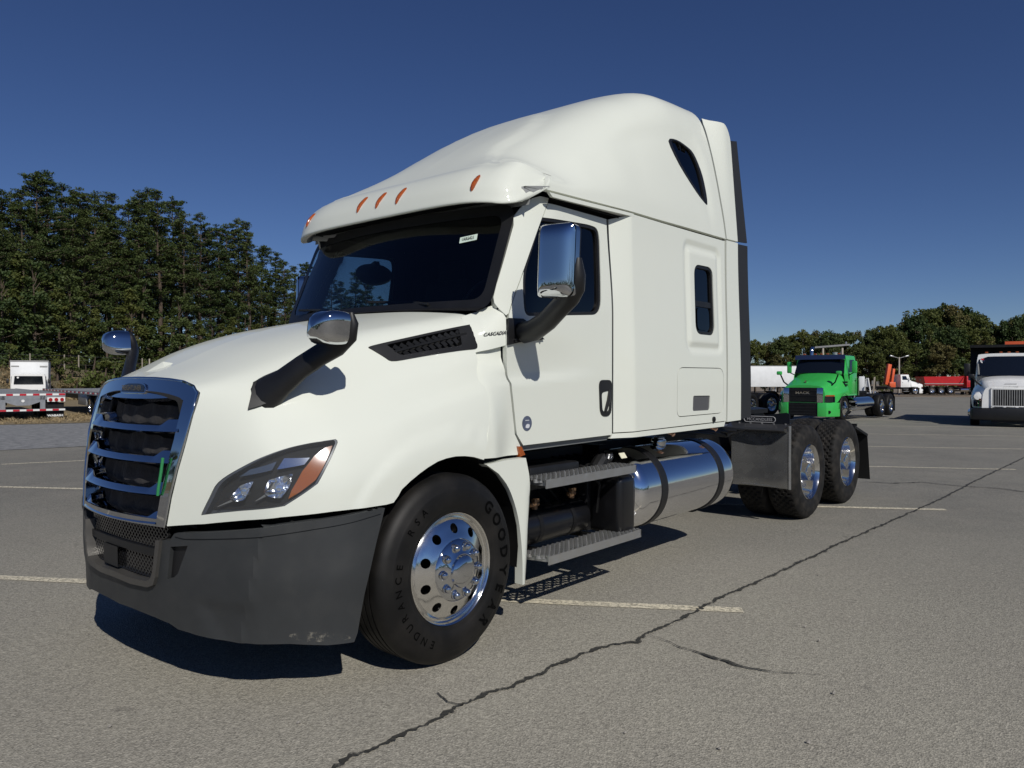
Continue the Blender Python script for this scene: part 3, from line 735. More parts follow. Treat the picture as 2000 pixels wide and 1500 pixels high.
# rounded outer lip
MB().tube([(x,grille_y(x,z)-.010,z) for x,z in sym(gout)],.007,6,caps=False).build('grille_rim',CHROME,GR,sharp=60)
for zb in (1.268,1.118,.966,.826):
    xi=gx(zb)-.058; M=MB()
    def sec(x,k):
        e=sstep(.33,.40,abs(x)); y0=grille_y(x,zb)-.016; zz=zb-.006*(1-(x/xi)**2); h=.028+.030*e
        return [(x,y0+.012,zz-.008),(x,y0,zz),(x,y0+.004,zz+.008),(x,y0+.020+.01*e,zz+h),(x,y0+.032+.012*e,zz+h+.004),(x,y0+.10,zz+h+.012),(x,y0+.10,zz-.004)][k]
    xs=list(np.linspace(-xi,-.42,4))+list(np.linspace(-.40,-.32,7))+list(np.linspace(-.30,.30,15))+list(np.linspace(.32,.40,7))+list(np.linspace(.42,xi,4))
    M.grid(lambda x,k:sec(x,int(k)),xs,[0,1,2,3,4,5,6]); M.build('grille_bar',CHROME,GR,sharp=30)
# cloth radiator cover and black depth behind
cl=MB().grid(lambda x,z:(x,grille_y(x,z)+.115+.010*math.sin(x*23+z*5)+.008*math.sin(x*9-z*31),z),np.linspace(-.56,.56,40),np.linspace(.80,1.44,40)); cl.build('radiator_cover',CLOTH,GR,fixn=False)
for i,zb in enumerate((1.30,1.15,1.0,.86)):
    top=zb+.085; MB().grid(lambda x,t:(x,grille_y(x,zb)+.072+.008*math.sin(x*11+i*2)+.006*math.sin(x*37)+.02*t,lerp(zb-.005,top+.007*math.sin(x*12+i)+.004*math.sin(x*27+2*i),t)),np.linspace(-.41,.47,50),[0,.5,1]).build('cover_flap',CLOTH,GR,fixn=False)
MB().tube([(.462,.10,1.145),(.455,.095,1.08),(.447,.085,1.0),(.440,.085,.965)],.007,6).build('green_strap',GREENSTRAP,GR)
# emblem with lettering
em=lambda x,z:(x,grille_y(x,z)-.020,z)
EM=patch(em,rounded([(-.150,1.448),(.150,1.448),(.132,1.492),(.075,1.505),(-.075,1.505),(-.132,1.492)],.02,4),step=.03,thick=.02).build('emblem',CHROME,TR,fixn=False)
patch(lambda x,z:(x,grille_y(x,z)-.0215,z),rounded([(-.138,1.454),(.138,1.454),(.122,1.488),(.07,1.498),(-.07,1.498),(-.122,1.488)],.02,4),step=.03,thick=0).build('emblem_field',mat('dark_blue_enamel',(.02,.03,.05),.25),EM,fixn=False)
text_mb('FREIGHTLINER',lambda px,py:(px*.035,grille_y(px*.035,1.47)-.028,1.463+py*.036),bold=.012).build('emblem_lettering',CHROME,EM,fixn=False)
# --- bumper
left=[(9.78,.893),(9.35,.732),(8.77,.495),(8.45,.31),(8.27,.268),(7.16,.272),(5.825,.292),(3.826,.310),(3.0,.317),(2.41,.328),(2.12,.348),(1.6,.360),(.66,.366),(0,.362)]
topl=[(0,.53),(.75,.523),(1.46,.531),(1.66,.545),(1.76,.58),(1.83,.65),(1.90,.748),(2.21,.748),(2.27,.767),(2.36,.787),(3.257,.804),(5.66,.851),(7.32,.871),(9.5,.893)]
def bump_s(s,z):
    x,y,z=bumper(s,z); a=abs(s)
    ac=5.2+(z-.82)*1.4; k=.046*(max(0,(a-2.7)/(ac-2.7)) if a<ac else max(0,1-(a-ac)/1.5)); k+=.006*(1-sstep(ac-.03,ac+.05,a))*sstep(2.2,2.6,a)
    pass
    k-=.010*sstep(.50,.44,z)*sstep(2.9,3.6,a+ (z-.45)*4)*(1-sstep(4.6,5.0,a))
    p=bumper(s+.02,z);q=bumper(s-.02,z); tx,ty=p[0]-q[0],p[1]-q[1]; L=math.hypot(tx,ty) or 1
    return (x+k*ty/L,y-k*tx/L,z)
bo=left+[(-p[0],p[1]) for p in left[::-1] if p[0]!=0]+[(-p[0],p[1]) for p in topl[::-1] if p[0]!=0][0:]+topl
FOG=[(2.233,.722),(2.785,.738),(2.48,.60),(2.338,.577),(2.126,.565)]
BP=patch(bump_s,bo,[FOG,[(-p[0],p[1]) for p in FOG][::-1]],step=.022,thick=.06,su=.155)
BM=BP.build('bumper',BUMPER,TR,fixn=False,sharp=16)
fl=patch(lambda s,z:(bumper(s,z)[0],bumper(s,z)[1]+.02,z),scale_poly(FOG,.01),step=.05,thick=0,su=.155); both('fog_lamp_blank',fl,BLACK,BM)
TSt=[(2.42,.777)]+[(a,.779+(a-3.264)*.0146) for a in np.linspace(2.7,9.55,24)]+[(9.5,.897)]+[(p[0],p[1]+.004) for p in ((7.32,.871),(5.66,.851),(3.257,.804),(2.45,.789))]
def strip_s(s,z):
    x,y,z=bump_s(s,z); p=bumper(s+.02,z);q=bumper(s-.02,z); tx,ty=p[0]-q[0],p[1]-q[1]; L=math.hypot(tx,ty); return (x+.007*ty/L,y-.007*tx/L,z)
both('bumper_top_strip',patch(strip_s,TSt,step=.02,thick=.02,su=.155),BUMPER,BM)
# U-shaped satin trim round the lower opening
U=[(1.99,.748),(1.90,.65),(1.82,.567),(1.72,.526),(1.50,.509),(.75,.500),(0,.505)]; Ui=[(0,.537),(.75,.531),(1.44,.538),(1.62,.553),(1.71,.588),(1.78,.653),(1.85,.748)]
uo=U+[(-p[0],p[1]) for p in U[::-1] if p[0]]+[(-p[0],p[1]) for p in Ui[::-1] if p[0]]+Ui
patch(lambda s,z:(bumper(s,z)[0],bumper(s,z)[1]-.018,z),uo,step=.03,thick=.09,su=.2).build('opening_trim',TRIMG,BM,fixn=False)
# diamond mesh lower grille
lf=lambda s,z:Vector((bumper(s,z)[0],bumper(s,z)[1]+.035,z))
lm=MB()
for z0,z1 in ((.540,.655),(.695,.808)):
    h=z1-z0; ds=h*4.6
    for k in range(-24,25):
        for d in(1,-1):
            s0=k*.135; a=None
            for j in range(9):
                t=j/8; s=s0+d*(t-.5)*ds
                if abs(s)>1.98: a=None; continue
                p=lf(s,z0+h*t)
                if a is not None: lm.bar(a,p,.0075,.014,up=(0,1,0))
                a=p
GLOSSB=mat('gloss_black_mesh',(.012,.012,.013),.22,coat=.4)
LG=lm.build('lower_mesh_grille',GLOSSB,BM,fixn=False); tag(LG,kind='stuff')
bb=MB().grid(lambda s,z:tuple(lf(s,z)+Vector((0,.07,0))),np.linspace(-2.1,2.1,24),[.53,.68,.85]); bb.build('grille_backing',DARK,BM,fixn=False)
cb=MB()
ss=np.linspace(-2.0,2.0,20)
cb.grid(lambda s,k:tuple(lf(s,[.658,.658,.694,.694][int(k)])+Vector((0,[.02,-.022,-.022,.02][int(k)],0))),ss,[0,1,2,3]); cb.build('black_crossbar',BLACK,BM,fixn=False)
rs_=MB(); rs_.grid(lambda s,k:tuple(lf(s,[.556,.55,.655,.65][int(k)])+Vector((0,[.0,-.03,-.03,.0][int(k)],0))),np.linspace(-.78,.0,6),[0,1,2,3]); rs_.build('radar_sensor_cover',BLACK,BM,fixn=False)
# --- visor over the windshield
_vt=[0,.5,.8,.95,1.05,1.10,1.13,1.145]
_vy=Pchip(_vt,[1.76,1.767,1.79,1.835,1.90,1.962,2.06,2.19]); _vz=Pchip(_vt,[2.608,2.608,2.604,2.596,2.586,2.60,2.655,2.728]); _wy=Pchip(_vt,[2.065,2.06,2.055,2.06,2.10,2.16,2.225,2.265]); _wz=Pchip(_vt,[2.905,2.902,2.885,2.868,2.842,2.832,2.826,2.82])
def vtap(a): return .060*sstep(1.0,1.145,a)
def roof_v(x,y):     # section parameter of the roof at half-width x
    lo,hi=0.,7.
    for _ in range(40):
        m=(lo+hi)/2
        if roof(y,m)[0]<x: lo=m
        else: hi=m
    return (lo+hi)/2
def visor_top(a):
    y=float(_wy(a)); x=a-vtap(a); v=roof_v(x,y); return y,roof_s(y,v)[2],v
_VT={}
def visor(x,s):
    a=min(abs(x),1.145)
    if a not in _VT: _VT[a]=(float(_vy(a)),float(_vz(a)))+visor_top(a)[:2]
    y0,z0,y1,z1=_VT[a]; z1+=.003
    P=[(y0+.06,z0+.010),(y0+.006,z0),(y0+.012,z0+.042),(lerp(y0,y1,.19),lerp(z0,z1,.43)),(lerp(y0,y1,.54),lerp(z0,z1,.76)),(y1-.03,z1-.014),(y1,z1),(y1+.03,z1-.045)]
    p=catmull([np.array(q) for q in P],s); xx=a-vtap(a)*clamp(s/6)**1.3
    return (xx if x>=0 else -xx,float(p[0]),float(p[1]))
vx=[0,.15,.3,.45,.6,.7,.8,.87,.93,.98,1.02,1.05,1.08,1.10,1.115,1.13,1.138,1.145]
vx=[-x for x in vx[::-1]]+vx[1:]
VM=MB().grid(visor,vx,[.2*k for k in range(36)]); VIS=VM.build('sun_visor',WHITE,TR,fixn=False,sharp=50)
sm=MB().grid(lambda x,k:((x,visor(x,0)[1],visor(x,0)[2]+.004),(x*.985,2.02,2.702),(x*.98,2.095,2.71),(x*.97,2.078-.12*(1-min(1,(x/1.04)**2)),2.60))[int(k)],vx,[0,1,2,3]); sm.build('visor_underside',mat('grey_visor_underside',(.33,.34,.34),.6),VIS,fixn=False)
mk=bpy.data.meshes.new('m')
for xx in (-.86,-.205,0,.205,.86):
    M=MB(); L=12
    for j,(sc,h) in enumerate(((1,-.004),(1,.006),(.8,.013),(.35,.016))):
        for k in range(L):
            t=2*math.pi*k/L; cx=math.cos(t);sy=math.sin(t)
            s0=3.02+.62*sc*sy; p=Vector(visor(xx+.0155*sc*cx,s0)); n=normal_of(visor,xx,3.05,1); n=n if n.y<0 else -n
            M.v.append(tuple(p+n*h))
    for j in range(3):
        for k in range(L): M.f.append((j*L+k,j*L+(k+1)%L,(j+1)*L+(k+1)%L,(j+1)*L+k))
    M.f.append(tuple(range(3*L,4*L))); M.build('marker_light',AMBER2,VIS)
# bright bracket under the far end of the visor
MB().bar((-.93,1.93,2.605),(-.80,2.03,2.60),.012,.03).bar((-.90,1.96,2.60),(-.95,2.02,2.52),.012,.02).bar((-.82,1.95,2.61),(-.70,1.98,2.61),.01,.02).build('visor_bracket',GALV,VIS)
# --- roof fairing
RO=[(visor_top(a)[0],visor_top(a)[2]) for a in (.0005,.2,.4,.6,.75,.85,.93,.98,1.02,1.05,1.08,1.10,1.115,1.13,1.145)]
RO[0]=(RO[0][0],0)
RO+=[(2.245,roof_v(1.11,2.245)),(2.215,roof_v(1.128,2.215)),(2.19,6.7),(2.18,7.0),(4.755,7.0),(4.72,5.6),(4.70,4.2),(4.71,3.2),(4.72,2.2),(4.72,0)]
UW=spline([(3.975,4.306),(4.123,4.221),(4.29,4.321),(4.392,4.463),(4.471,4.882),(4.493,5.43),(4.487,5.76),(4.455,5.83),(4.30,5.564),(4.077,4.93)],3)
rm=drop_center(patch(roofF,RO,[UW],step=.04,thick=.035,sgn=-1,sv=.17)); rm.join(rm.mirror())
ROOF=weld(rm.build('roof_fairing',WHITE,TR,fixn=False))
VE=MB().grid(lambda t,w:tuple(Vector(visor(1.145,.8+5.2*t)).lerp(Vector(roof_s(lerp(2.215,2.30,t),lerp(6.95,roof_v(1.082,2.30),t)))+Vector((.003,0,.001)),w)),np.linspace(0,1,10),[0,.5,1]); both('visor_end',VE,WHITE)
RW=both('roof_window',patch(offs(roofF,-.012,-1),scale_poly(UW,.01),step=.04,thick=.01,sgn=-1,sv=.17),DARKGL); both('window_seal',patch(offs(roofF,.002,-1),UW,[scale_poly(UW,-.045)],step=.03,thick=.02,sgn=-1,sv=.17),BLACK,RW)
MB().box((0,3.4,2.84),(2.1,2.4,.02)).build('roof_liner',DARK,TR)
# back of the fairing and sleeper
MB().prism([(-.85,3.9),(-1.0,3.5),(-1.12,2.8),(-1.14,1.15),(1.14,1.15),(1.12,2.8),(1.0,3.5),(.85,3.9)],4.64,4.68,'y').build('sleeper_rear_wall',WHITE,TR)
# --- cab sides
DOOR=[(2.318,2.655),(2.60,2.655),(2.985,2.657),(2.988,2.4),(2.988,1.9),(2.990,1.122),(1.998,1.114),(1.936,1.186),(1.905,1.379),(1.886,1.493),(1.865,1.545),(1.844,1.722),(1.844,1.795),(1.899,1.916),(1.988,2.084)]
WIN=rounded([(2.235,2.553),(2.76,2.584),(2.895,2.575),(2.845,1.965),(2.02,1.905),(2.016,2.03),(2.038,2.184)],[.025,.05,.13,.10,.05,.08,.08],6)
SL_Y=[(3.002,1.137),(3.004,2.657),(3.10,2.685),(3.20,2.714),(3.7,2.717),(4.2,2.722),(4.735,2.729),(4.695,1.150),(4.0,1.147),(3.314,1.142)]
P1=[(3.977,2.589),(4.04,2.63),(4.527,2.631),(4.616,2.598),(4.635,1.784),(4.571,1.738),(4.07,1.78),(4.01,1.815)]
SW=rounded([(4.135,2.462),(4.482,2.467),(4.485,1.885),(4.13,1.885)],.095,6)
HT=rounded([(3.815,1.605),(4.645,1.606),(4.640,1.225),(3.805,1.222)],[.09,.09,.09,.06],5)
LT=rounded([(4.077,1.381),(4.384,1.377),(4.376,1.254),(4.069,1.256)],.02,3)
def sdrr(y,z,y0,y1,z0,z1,r):
    qx=abs(y-(y0+y1)/2)-(y1-y0)/2+r;qz=abs(z-(z0+z1)/2)-(z1-z0)/2+r
    return math.hypot(max(qx,0),max(qz,0))+min(max(qx,qz),0)-r
def sleeper_s(y,z):
    x=side_x(y,z)
    if y>3.9 and z>1.65:
        d=sdrr(y,z,3.985,4.625,1.745,2.63,.07); x-=.013*sstep(.012,-.006,d)-.017*sstep(-.045,-.068,d)+.006*sstep(-.075,-.09,d)*0
    return (x,y,z)
LAB=None
sp_=patch(sleeper_s,SL_Y,[SW,scale_poly(HT,.006)],step=.022,thick=.025)
SLP=both('sleeper_side',sp_,WHITE)
inner=lambda d:(lambda y,z:(side_x(y,z)-d,y,z))
W1=both('sleeper_window',patch(inner(.022),scale_poly(SW,.01),step=.06,thick=0),DARKGL)
both('window_seal',patch(inner(.004),SW,[scale_poly(SW,-.026)],step=.03,thick=.03),BLACK,W1); both('window_bar',patch(inner(.010),[(4.14,2.165),(4.475,2.165),(4.475,2.118),(4.14,2.118)],step=.05,thick=.02),BLACK,W1)
both('window_pane',patch(inner(.013),rounded([(4.20,2.11),(4.42,2.11),(4.42,1.925),(4.20,1.925)],.05,4),step=.05,thick=.0),DARKGL,W1)
HT1=both('luggage_hatch',patch(sideF,HT,[LT],step=.05,thick=.02),WHITE)
both('hatch_latch',patch(inner(.008),scale_poly(LT,.002),step=.05,thick=.02),mat('grey_latch_plate',(.085,.085,.088),.5),HT1)
both('hatch_lock',MB().cyl((1.195,4.446,1.173),(1.222,4.446,1.173),.024,16).cyl((1.222,4.446,1.173),(1.226,4.446,1.173),.013,10),BLACK,SLP,fixn=True)
both('sleeper_skirt',patch(inner(.004),[(2.976,1.096),(4.665,1.103),(4.69,1.142),(3.314,1.135),(3.002,1.129)],step=.06,thick=.04),WHITE)
# dark shell just inside the panels closes the gaps
FIX=[scale_poly(WIN,.03),scale_poly(SW,.03)]
both('inner_shell',patch(lambda y,z:(min(side_x(y,z),1.178)-.040-.05*sstep(2.1,1.9,y),y,z),[(1.97,1.13),(4.69,1.13),(4.90,1.14),(4.90,2.745),(2.3,2.70),(2.10,2.60),(1.96,2.25),(1.90,1.9)],[scale_poly(WIN,.012),SW],step=.12,thick=0),DARK)
both('seam_backing',patch(offs(roofF,-.055,-1),[(4.50,1.2),(4.72,1.2),(4.90,1.6),(4.90,7.0),(4.50,7.0)],step=.12,thick=0,sgn=-1,sv=.17),DARK)
both('seam_backing',patch(offs(roofF,-.05,-1),[(2.30,6.2),(4.8,6.2),(4.8,7.3),(2.30,7.3)],step=.15,thick=0,sgn=-1,sv=.17),DARK)
# A pillar
both('windshield_pillar',patch(sideF,[(2.055,2.545),(2.043,2.527),(2.033,2.476),(1.929,2.256),(1.849,2.091),(1.816,2.011),(1.815,1.974),(1.834,1.940),(1.872,1.902),(1.893,1.916),(1.982,2.084),(2.312,2.655),(2.325,2.69),(2.255,2.692),(2.19,2.668),(2.14,2.635),(2.09,2.585)],step=.03,thick=.04),WHITE)
# door
DR=both('door',patch(sideF,DOOR,[WIN],step=.028,thick=.03),WHITE)
both('door_lining',patch(inner(.055),[(2.26,2.63),(2.97,2.63),(2.97,1.15),(1.98,1.15),(1.90,1.8),(1.98,2.05)],[scale_poly(WIN,.0)],step=.08,thick=0),FABRIC,DR)
both('door_window',patch(inner(.024),scale_poly(WIN,.008),step=.08,thick=0),SIDEGL,DR)
both('window_seal',patch(inner(.006),scale_poly(WIN,.003),[scale_poly(WIN,-.022)],step=.03,thick=.03),BLACK,DR)
HD=rounded([(2.82,1.512),(2.985,1.512),(2.975,1.256),(2.835,1.258)],[.05,.05,.06,.06],5)
both('door_handle',patch(lambda y,z:(side_x(y,z)+.006,y,z),HD,[rounded([(2.85,1.425),(2.955,1.44),(2.948,1.29),(2.862,1.29)],.03,4)],step=.03,thick=.03).join(patch(inner(.03),HD,step=.05,thick=0)).join(MB().tube([(cabx(2.9,1.4)+.004,2.955,1.44),(cabx(2.9,1.4)+.012,2.93,1.37),(cabx(2.9,1.4)+.002,2.90,1.29)],.013,8)),BLACK,DR)
bd=patch(lambda y,z:(side_x(y,z)+.003,y,z),[(2.032+.046*math.cos(t),1.247+.046*math.sin(t)) for t in np.linspace(0,2*math.pi,28)[:-1]],step=.03,thick=.003).build('round_door_decal',DECAL,TR,fixn=False)
dm=patch(lambda y,z:(side_x(y,z)+.0045,y,z),spline([(2.015,1.222),(2.045,1.218),(2.055,1.235),(2.043,1.243),(2.022,1.240)],3),step=.03,thick=0); dm.join(patch(lambda y,z:(side_x(y,z)+.0045,y,z),[(2.012,1.268),(2.050,1.268),(2.050,1.264),(2.012,1.264)],step=.05,thick=0)); dm.build('decal_print',DECALW,bd,fixn=False)
both('door_sill',patch(inner(.035),[(1.99,1.075),(2.98,1.085),(2.99,1.135),(1.99,1.125)],step=.08,thick=.03),SILL)
# header above the door with ribbed soffit
hx=lambda y,z:(lerp(1.148,1.176,sstep(2.3,3.2,y)),y,z)
both('door_header',patch(hx,[(2.235,2.700),(2.4,2.704),(2.8,2.711),(3.205,2.719),(3.215,2.698),(2.8,2.686),(2.4,2.678),(2.27,2.676)],step=.04,thick=.02),WHITE)
rb=MB(); rb.grid(lambda y,t:(lerp(hx(y,0)[0],1.108,t),y,lerp(lerp(2.678,2.700,clamp((y-2.36)/.85)),2.690,t)),np.linspace(2.36,3.16,8),[0,.33,.66,1])
both('header_soffit',rb,SOFFIT)
# cowl side piece with the model name, and the rear fender fairing
both('cowl_side',patch(lambda y,z:(cowl_x(y,z)-.012*(1-sstep(1.69,1.74,y)),y,z),[(1.67,1.885),(1.70,1.90),(1.76,1.925),(1.81,1.952),(1.835,1.965),(1.85,1.94),(1.869,1.889),(1.852,1.80),(1.848,1.722),(1.76,1.698),(1.64,1.67),(1.62,1.75),(1.64,1.82)],step=.03,thick=.05),WHITE)
tx=text_mb('CASCADIA',lambda px,py:(cowl_x(1.782+px*.026,1.786)+.006,1.782+px*.026,1.780+py*.028+px*.026*.14),shear=.3,bold=.03)
tx.build('model_lettering',INK,TR,fixn=False)
FA=[(1.60,1.75),(1.62,1.637),(1.58,1.536),(1.61,1.459),(1.60,1.346),(1.58,1.268),(1.55,1.161),(1.552,1.072),(1.949,1.060),(1.975,1.111),(1.922,1.186),(1.890,1.379),(1.871,1.493),(1.850,1.545),(1.84,1.704),(1.84,1.76)]
FF=both('fender_fairing',patch(lambda y,z:(cowl_x(y,z)-.012*(1-sstep(1.62,1.68,y))-.004-.03*sstep(1.56,1.66,z),y,z),FA,step=.03,thick=.04),WHITE)
both('side_marker',patch(lambda y,z:(cowl_x(y,z)+.010,y,z),[(1.937,1.113),(1.970,1.110),(2.005,1.057),(1.955,1.048)],step=.03,thick=.03),AMBER2)
FR=spline([(1.60,1.035),(1.78,1.045),(1.955,1.045)],4,False)+spline([(1.985,.95),(2.03,.72),(2.05,.516),(2.05,.275)],4,False)+spline([(1.925,.285),(1.92,.479),(1.882,.699),(1.80,.876),(1.706,.974)],4,False)
rfx=lambda y,z:(1.185-.09*sstep(1.94,2.06,y+(.6-z)*.08)**2,y,z)
both('fender_rear_guard',patch(rfx,FR,step=.03,thick=.06),WHITE)
# --- windshield, pillars' black border, cowl
def wind(x,z): return (x,yw(z)-.15*(1-(x/1.045)**2),z)
wo=rounded([(-1.035,1.95),(1.035,1.95),(1.018,2.60),(-1.018,2.60)],[.08,.08,.10,.10],5)
WS=patch(wind,wo,step=.06,thick=0).build('windshield',GLASS,TR,fixn=False)
patch(lambda x,z:(x,wind(x,z)[1]-.004,z),scale_poly(wo,.018),[rounded([(-.985,2.0),(.985,2.0),(.965,2.545),(-.965,2.545)],[.08]*4,5)],step=.04,thick=0).build('windshield_border',BLACK,WS,fixn=False)
st=lambda x,z:(x,wind(x,z)[1]-.007,z)
ST=patch(st,[(.700,2.418),(.822,2.432),(.828,2.392),(.706,2.378)],step=.05,thick=0).build('windshield_sticker',STICKER,TR,fixn=False)
text_mb('LRR5421',lambda px,py:(.764+px*.0245,wind(.764+px*.0245,2.40)[1]-.010,2.396+py*.028+px*.0245*.11),bold=.015).build('sticker_lettering',INK,ST,fixn=False)
MB().grid(lambda x,t:(x,lerp(1.60+.14*(x/1.04)**2,wind(x,1.97)[1]+.03,t),lerp(1.955-.03*(x/1.0)**2,1.975,t)),np.linspace(-1.0,1.0,20),[0,.5,1]).build('cowl_panel',BLACK,TR,fixn=False)
for sx in(.62,-.25):
    MB().tube([(sx,1.63+.14*sx*sx,1.985),(sx-.18,1.70,2.01),(sx-.55,1.66+.1*(sx-.5)**2,2.03)],.009,6).build('wiper',BLACK,TR)
# --- interior
it=MB().bx(-1.05,1.05,1.95,3.1,1.25,1.28); it.build('cab_floor',FABRIC,TR)
MB().bx(-1.08,1.08,3.12,3.16,1.25,2.8).build('sleeper_curtain',FABRIC,TR); MB().bx(-1.02,1.02,2.02,3.12,2.655,2.68).build('headliner',FABRIC,TR)
dsh=MB().grid(lambda x,k:(x,[1.83,1.90,2.08,2.22,2.25,2.2][int(k)]-.13*(1-(x/1.04)**2)*[1,1,.5,.2,0,0][int(k)],[1.93,1.955,1.96,1.90,1.75,1.3][int(k)]+(.045*math.exp(-((x-.45)/.25)**2) if int(k) in(2,3) else 0)),np.linspace(-1.0,1.0,24),[0,1,2,3,4,5]); dsh.build('dashboard',DASH,TR,fixn=False)
sw=MB(); c=Vector((.50,2.33,2.02)); a1=Vector((1,0,0)); a2=Vector((0,.45,.89)).normalized()
sw.tube([c+(a1*math.cos(t)+a2*math.sin(t))*.23 for t in np.linspace(0,2*math.pi,33)],.016,8,caps=False); sw.bar(c-a1*.22,c+a1*.22,.03,.02); sw.bar(c,c+Vector((0,-.25,-.3)),.06,.06); sw.build('steering_wheel',BLACK,TR)
for sx in(.5,-.5):
    s=MB().box((sx,2.72,1.62),(.52,.52,.16)).box((sx,2.96,2.0),(.50,.14,.70),rx=R_(-10)).box((sx,3.02,2.42),(.28,.10,.18)); s.build('seat',FABRIC,TR,bevel=.04)
# --- mirrors
def door_mirror():
    hw,hh=.118,.205
    ol=rounded([(-hw,-hh),(hw,-hh),(hw,hh),(-hw,hh)],[.045,.05,.045,.05],6)
    f=lambda x,z:(x,-.062*(max(0,1-(abs(x)/hw)**5)**.5)*(max(0,1-(abs(z)/hh)**9)**.5)*(1-.25*(x/hw)**2),z)
    H=patch(f,scale_poly(ol,-.0005),step=.011,thick=0,sgn=1); m=len(ol)
    o=len(H.v); H.v+=[(x,0,z) for x,z in ol]+[(x*.985,.05,z*.985) for x,z in ol]; H.f+=[(o+i,o+(i+1)%m,o+m+(i+1)%m,o+m+i) for i in range(m)]
    return H,ol
H,ol=door_mirror()
MM=Matrix.Translation((1.535,1.80,2.178))@Matrix.Rotation(R_(4),4,'Z')@Matrix.Rotation(R_(2.5),4,'Y')
DMI=both('door_mirror',H.moved(MM),CHROME,sharp=50,fixn=True)
both('mirror_back',MB().prism([(x*.99,z*.99) for x,z in ol],.045,.055,'y').moved(MM),BLACK,DMI,fixn=True); both('mirror_glass',MB().prism([(x*.93,z*.93) for x,z in ol],.055,.057,'y').moved(MM),MIRROR,DMI,fixn=True)
both('mirror_arm',MB().tube([(1.155,1.97,1.800),(1.24,1.965,1.812),(1.36,1.945,1.865),(1.47,1.905,1.925),(1.56,1.885,1.98),(1.605,1.868,2.03),(1.632,1.855,2.10),(1.640,1.85,2.19)],[.066,.066,.062,.060,.060,.060,.048,.022],14,flat=1.0),BLACK,DMI,fixn=True,sharp=60)
mb_=patch(lambda y,z:(side_x(y,z)+.016,y,z),[(1.872,1.886),(1.99,1.887),(2.06,1.85),(2.193,1.769),(1.952,1.742),(1.846,1.722),(1.845,1.80)],step=.03,thick=.05); mb_.cyl((1.14,1.90,1.752),(1.165,1.90,1.752),.011,8).cyl((1.14,2.15,1.772),(1.155,2.15,1.772),.008,8)
both('mirror_base',mb_,BLACK)
RM=MIR[DMI]; RM.matrix_local=Matrix.Translation((-1.155,1.95,0))@Matrix.Rotation(R_(-65),4,'Z')@Matrix.Translation((1.155,-1.95,0))   # far-side mirror folded back
def hood_mirror():
    ol=rounded([(-.085,-.055),(.085,-.062),(.105,.10),(-.06,.10)],[.045,.05,.05,.055],6); m=len(ol); H=MB()
    for sc,d in ((.97,.055),(1,.03),(1,.0),(.96,-.030),(.86,-.055),(.65,-.078),(.35,-.09),(.02,-.094)):
        for x,z in ol: H.v.append((x*sc,d,.02+(z-.02)*sc))
    for k in range(7):
        for i in range(m): H.f.append((k*m+i,k*m+(i+1)%m,(k+1)*m+(i+1)%m,(k+1)*m+i))
    H.f.append(tuple(range(m))); return H,ol
H,ol2=hood_mirror()
HMM=Matrix.Translation((1.135,.555,1.738))@Matrix.Rotation(R_(6),4,'Z')
HMI=both('hood_mirror',H.moved(HMM),CHROME,sharp=60,fixn=True)
both('mirror_glass',MB().prism([(x*.86,z*.86) for x,z in ol2],.056,.058,'y').moved(HMM),MIRROR,HMI,fixn=True)
arm=MB(); Pa=[(.74,.45,1.42),(.80,.475,1.465),(.865,.50,1.51),(.945,.545,1.58),(1.03,.595,1.640),(1.105,.635,1.685),(1.160,.652,1.735),(1.180,.650,1.79),(1.184,.645,1.835)]
arm.tube(Pa,[.105,.090,.070,.060,.058,.060,.060,.050,.024],14,flat=.60,up=(0,1,0)); both('mirror_arm',arm,BLACK,HMI,fixn=True,sharp=60)
both('mirror_base',patch(offs(hood,.014,-1),[(.42,3.362),(.477,3.223),(.58,3.272),(.545,3.978),(.492,4.26),(.364,4.396)],step=.03,thick=.03,sgn=-1,sv=SVH),BLACK,HMI)
# --- extenders
EX=[(4.724,1.140),(5.008,1.145),(5.012,2.750),(4.774,2.743)]
both('side_extender',patch(lambda y,z:(side_x(4.6,z),y,z),EX,step=.06,thick=.03),WHITE)
EX2=[(4.784,2.757),(5.014,2.764),(5.03,3.62)]+[(4.90+.13*math.cos(t),3.66+.17*math.sin(t)*1.0) for t in np.linspace(.1,1.45,6)]+[(4.80,3.845),(4.75,3.86),(4.733,3.8),(4.726,3.55),(4.748,3.1)]
both('roof_extender',patch(lambda y,z:(ext_x(y,z),y,z),EX2,step=.035,thick=.03),WHITE)
EXTB=mat('grey_black_rubber_extender',(.018,.0185,.020),.6)
both('rubber_extender',patch(lambda y,z:(side_x(4.6,z)-.012,y,z),[(5.002,1.15),(5.262,1.160),(5.255,2.755),(5.008,2.745)],step=.1,thick=.012),EXTB)
both('rubber_extender',patch(lambda y,z:(1.175-.085*(z-2.75)-.012,y,z),[(5.008,2.765),(5.253,2.785),(5.20,3.735),(5.028,3.70)],step=.1,thick=.012),EXTB)
both('bumper_scuff',patch(offs(bump_s,.0025),spline([(5.9,.335),(6.8,.342),(7.7,.318),(8.1,.29),(7.4,.287),(6.3,.302)],4),step=.03,thick=0,su=.155),SCUFF,BM)
ld=MB().lathe([(-1.10,.001),(-1.12,.12),(-1.17,.155),(-1.235,.165),(-1.245,.15),(-1.24,.001)],24,'x',(0,0,0)); ld.v=[(x,2.765+y*1.12,2.44+z*.58) for x,y,z in ld.v]
LDM=ld.build('lookdown_mirror',BLACK,TR); MB().bar((-1.09,2.70,2.52),(-1.18,2.72,2.50),.05,.04).build('mirror_bracket',BLACK,LDM)
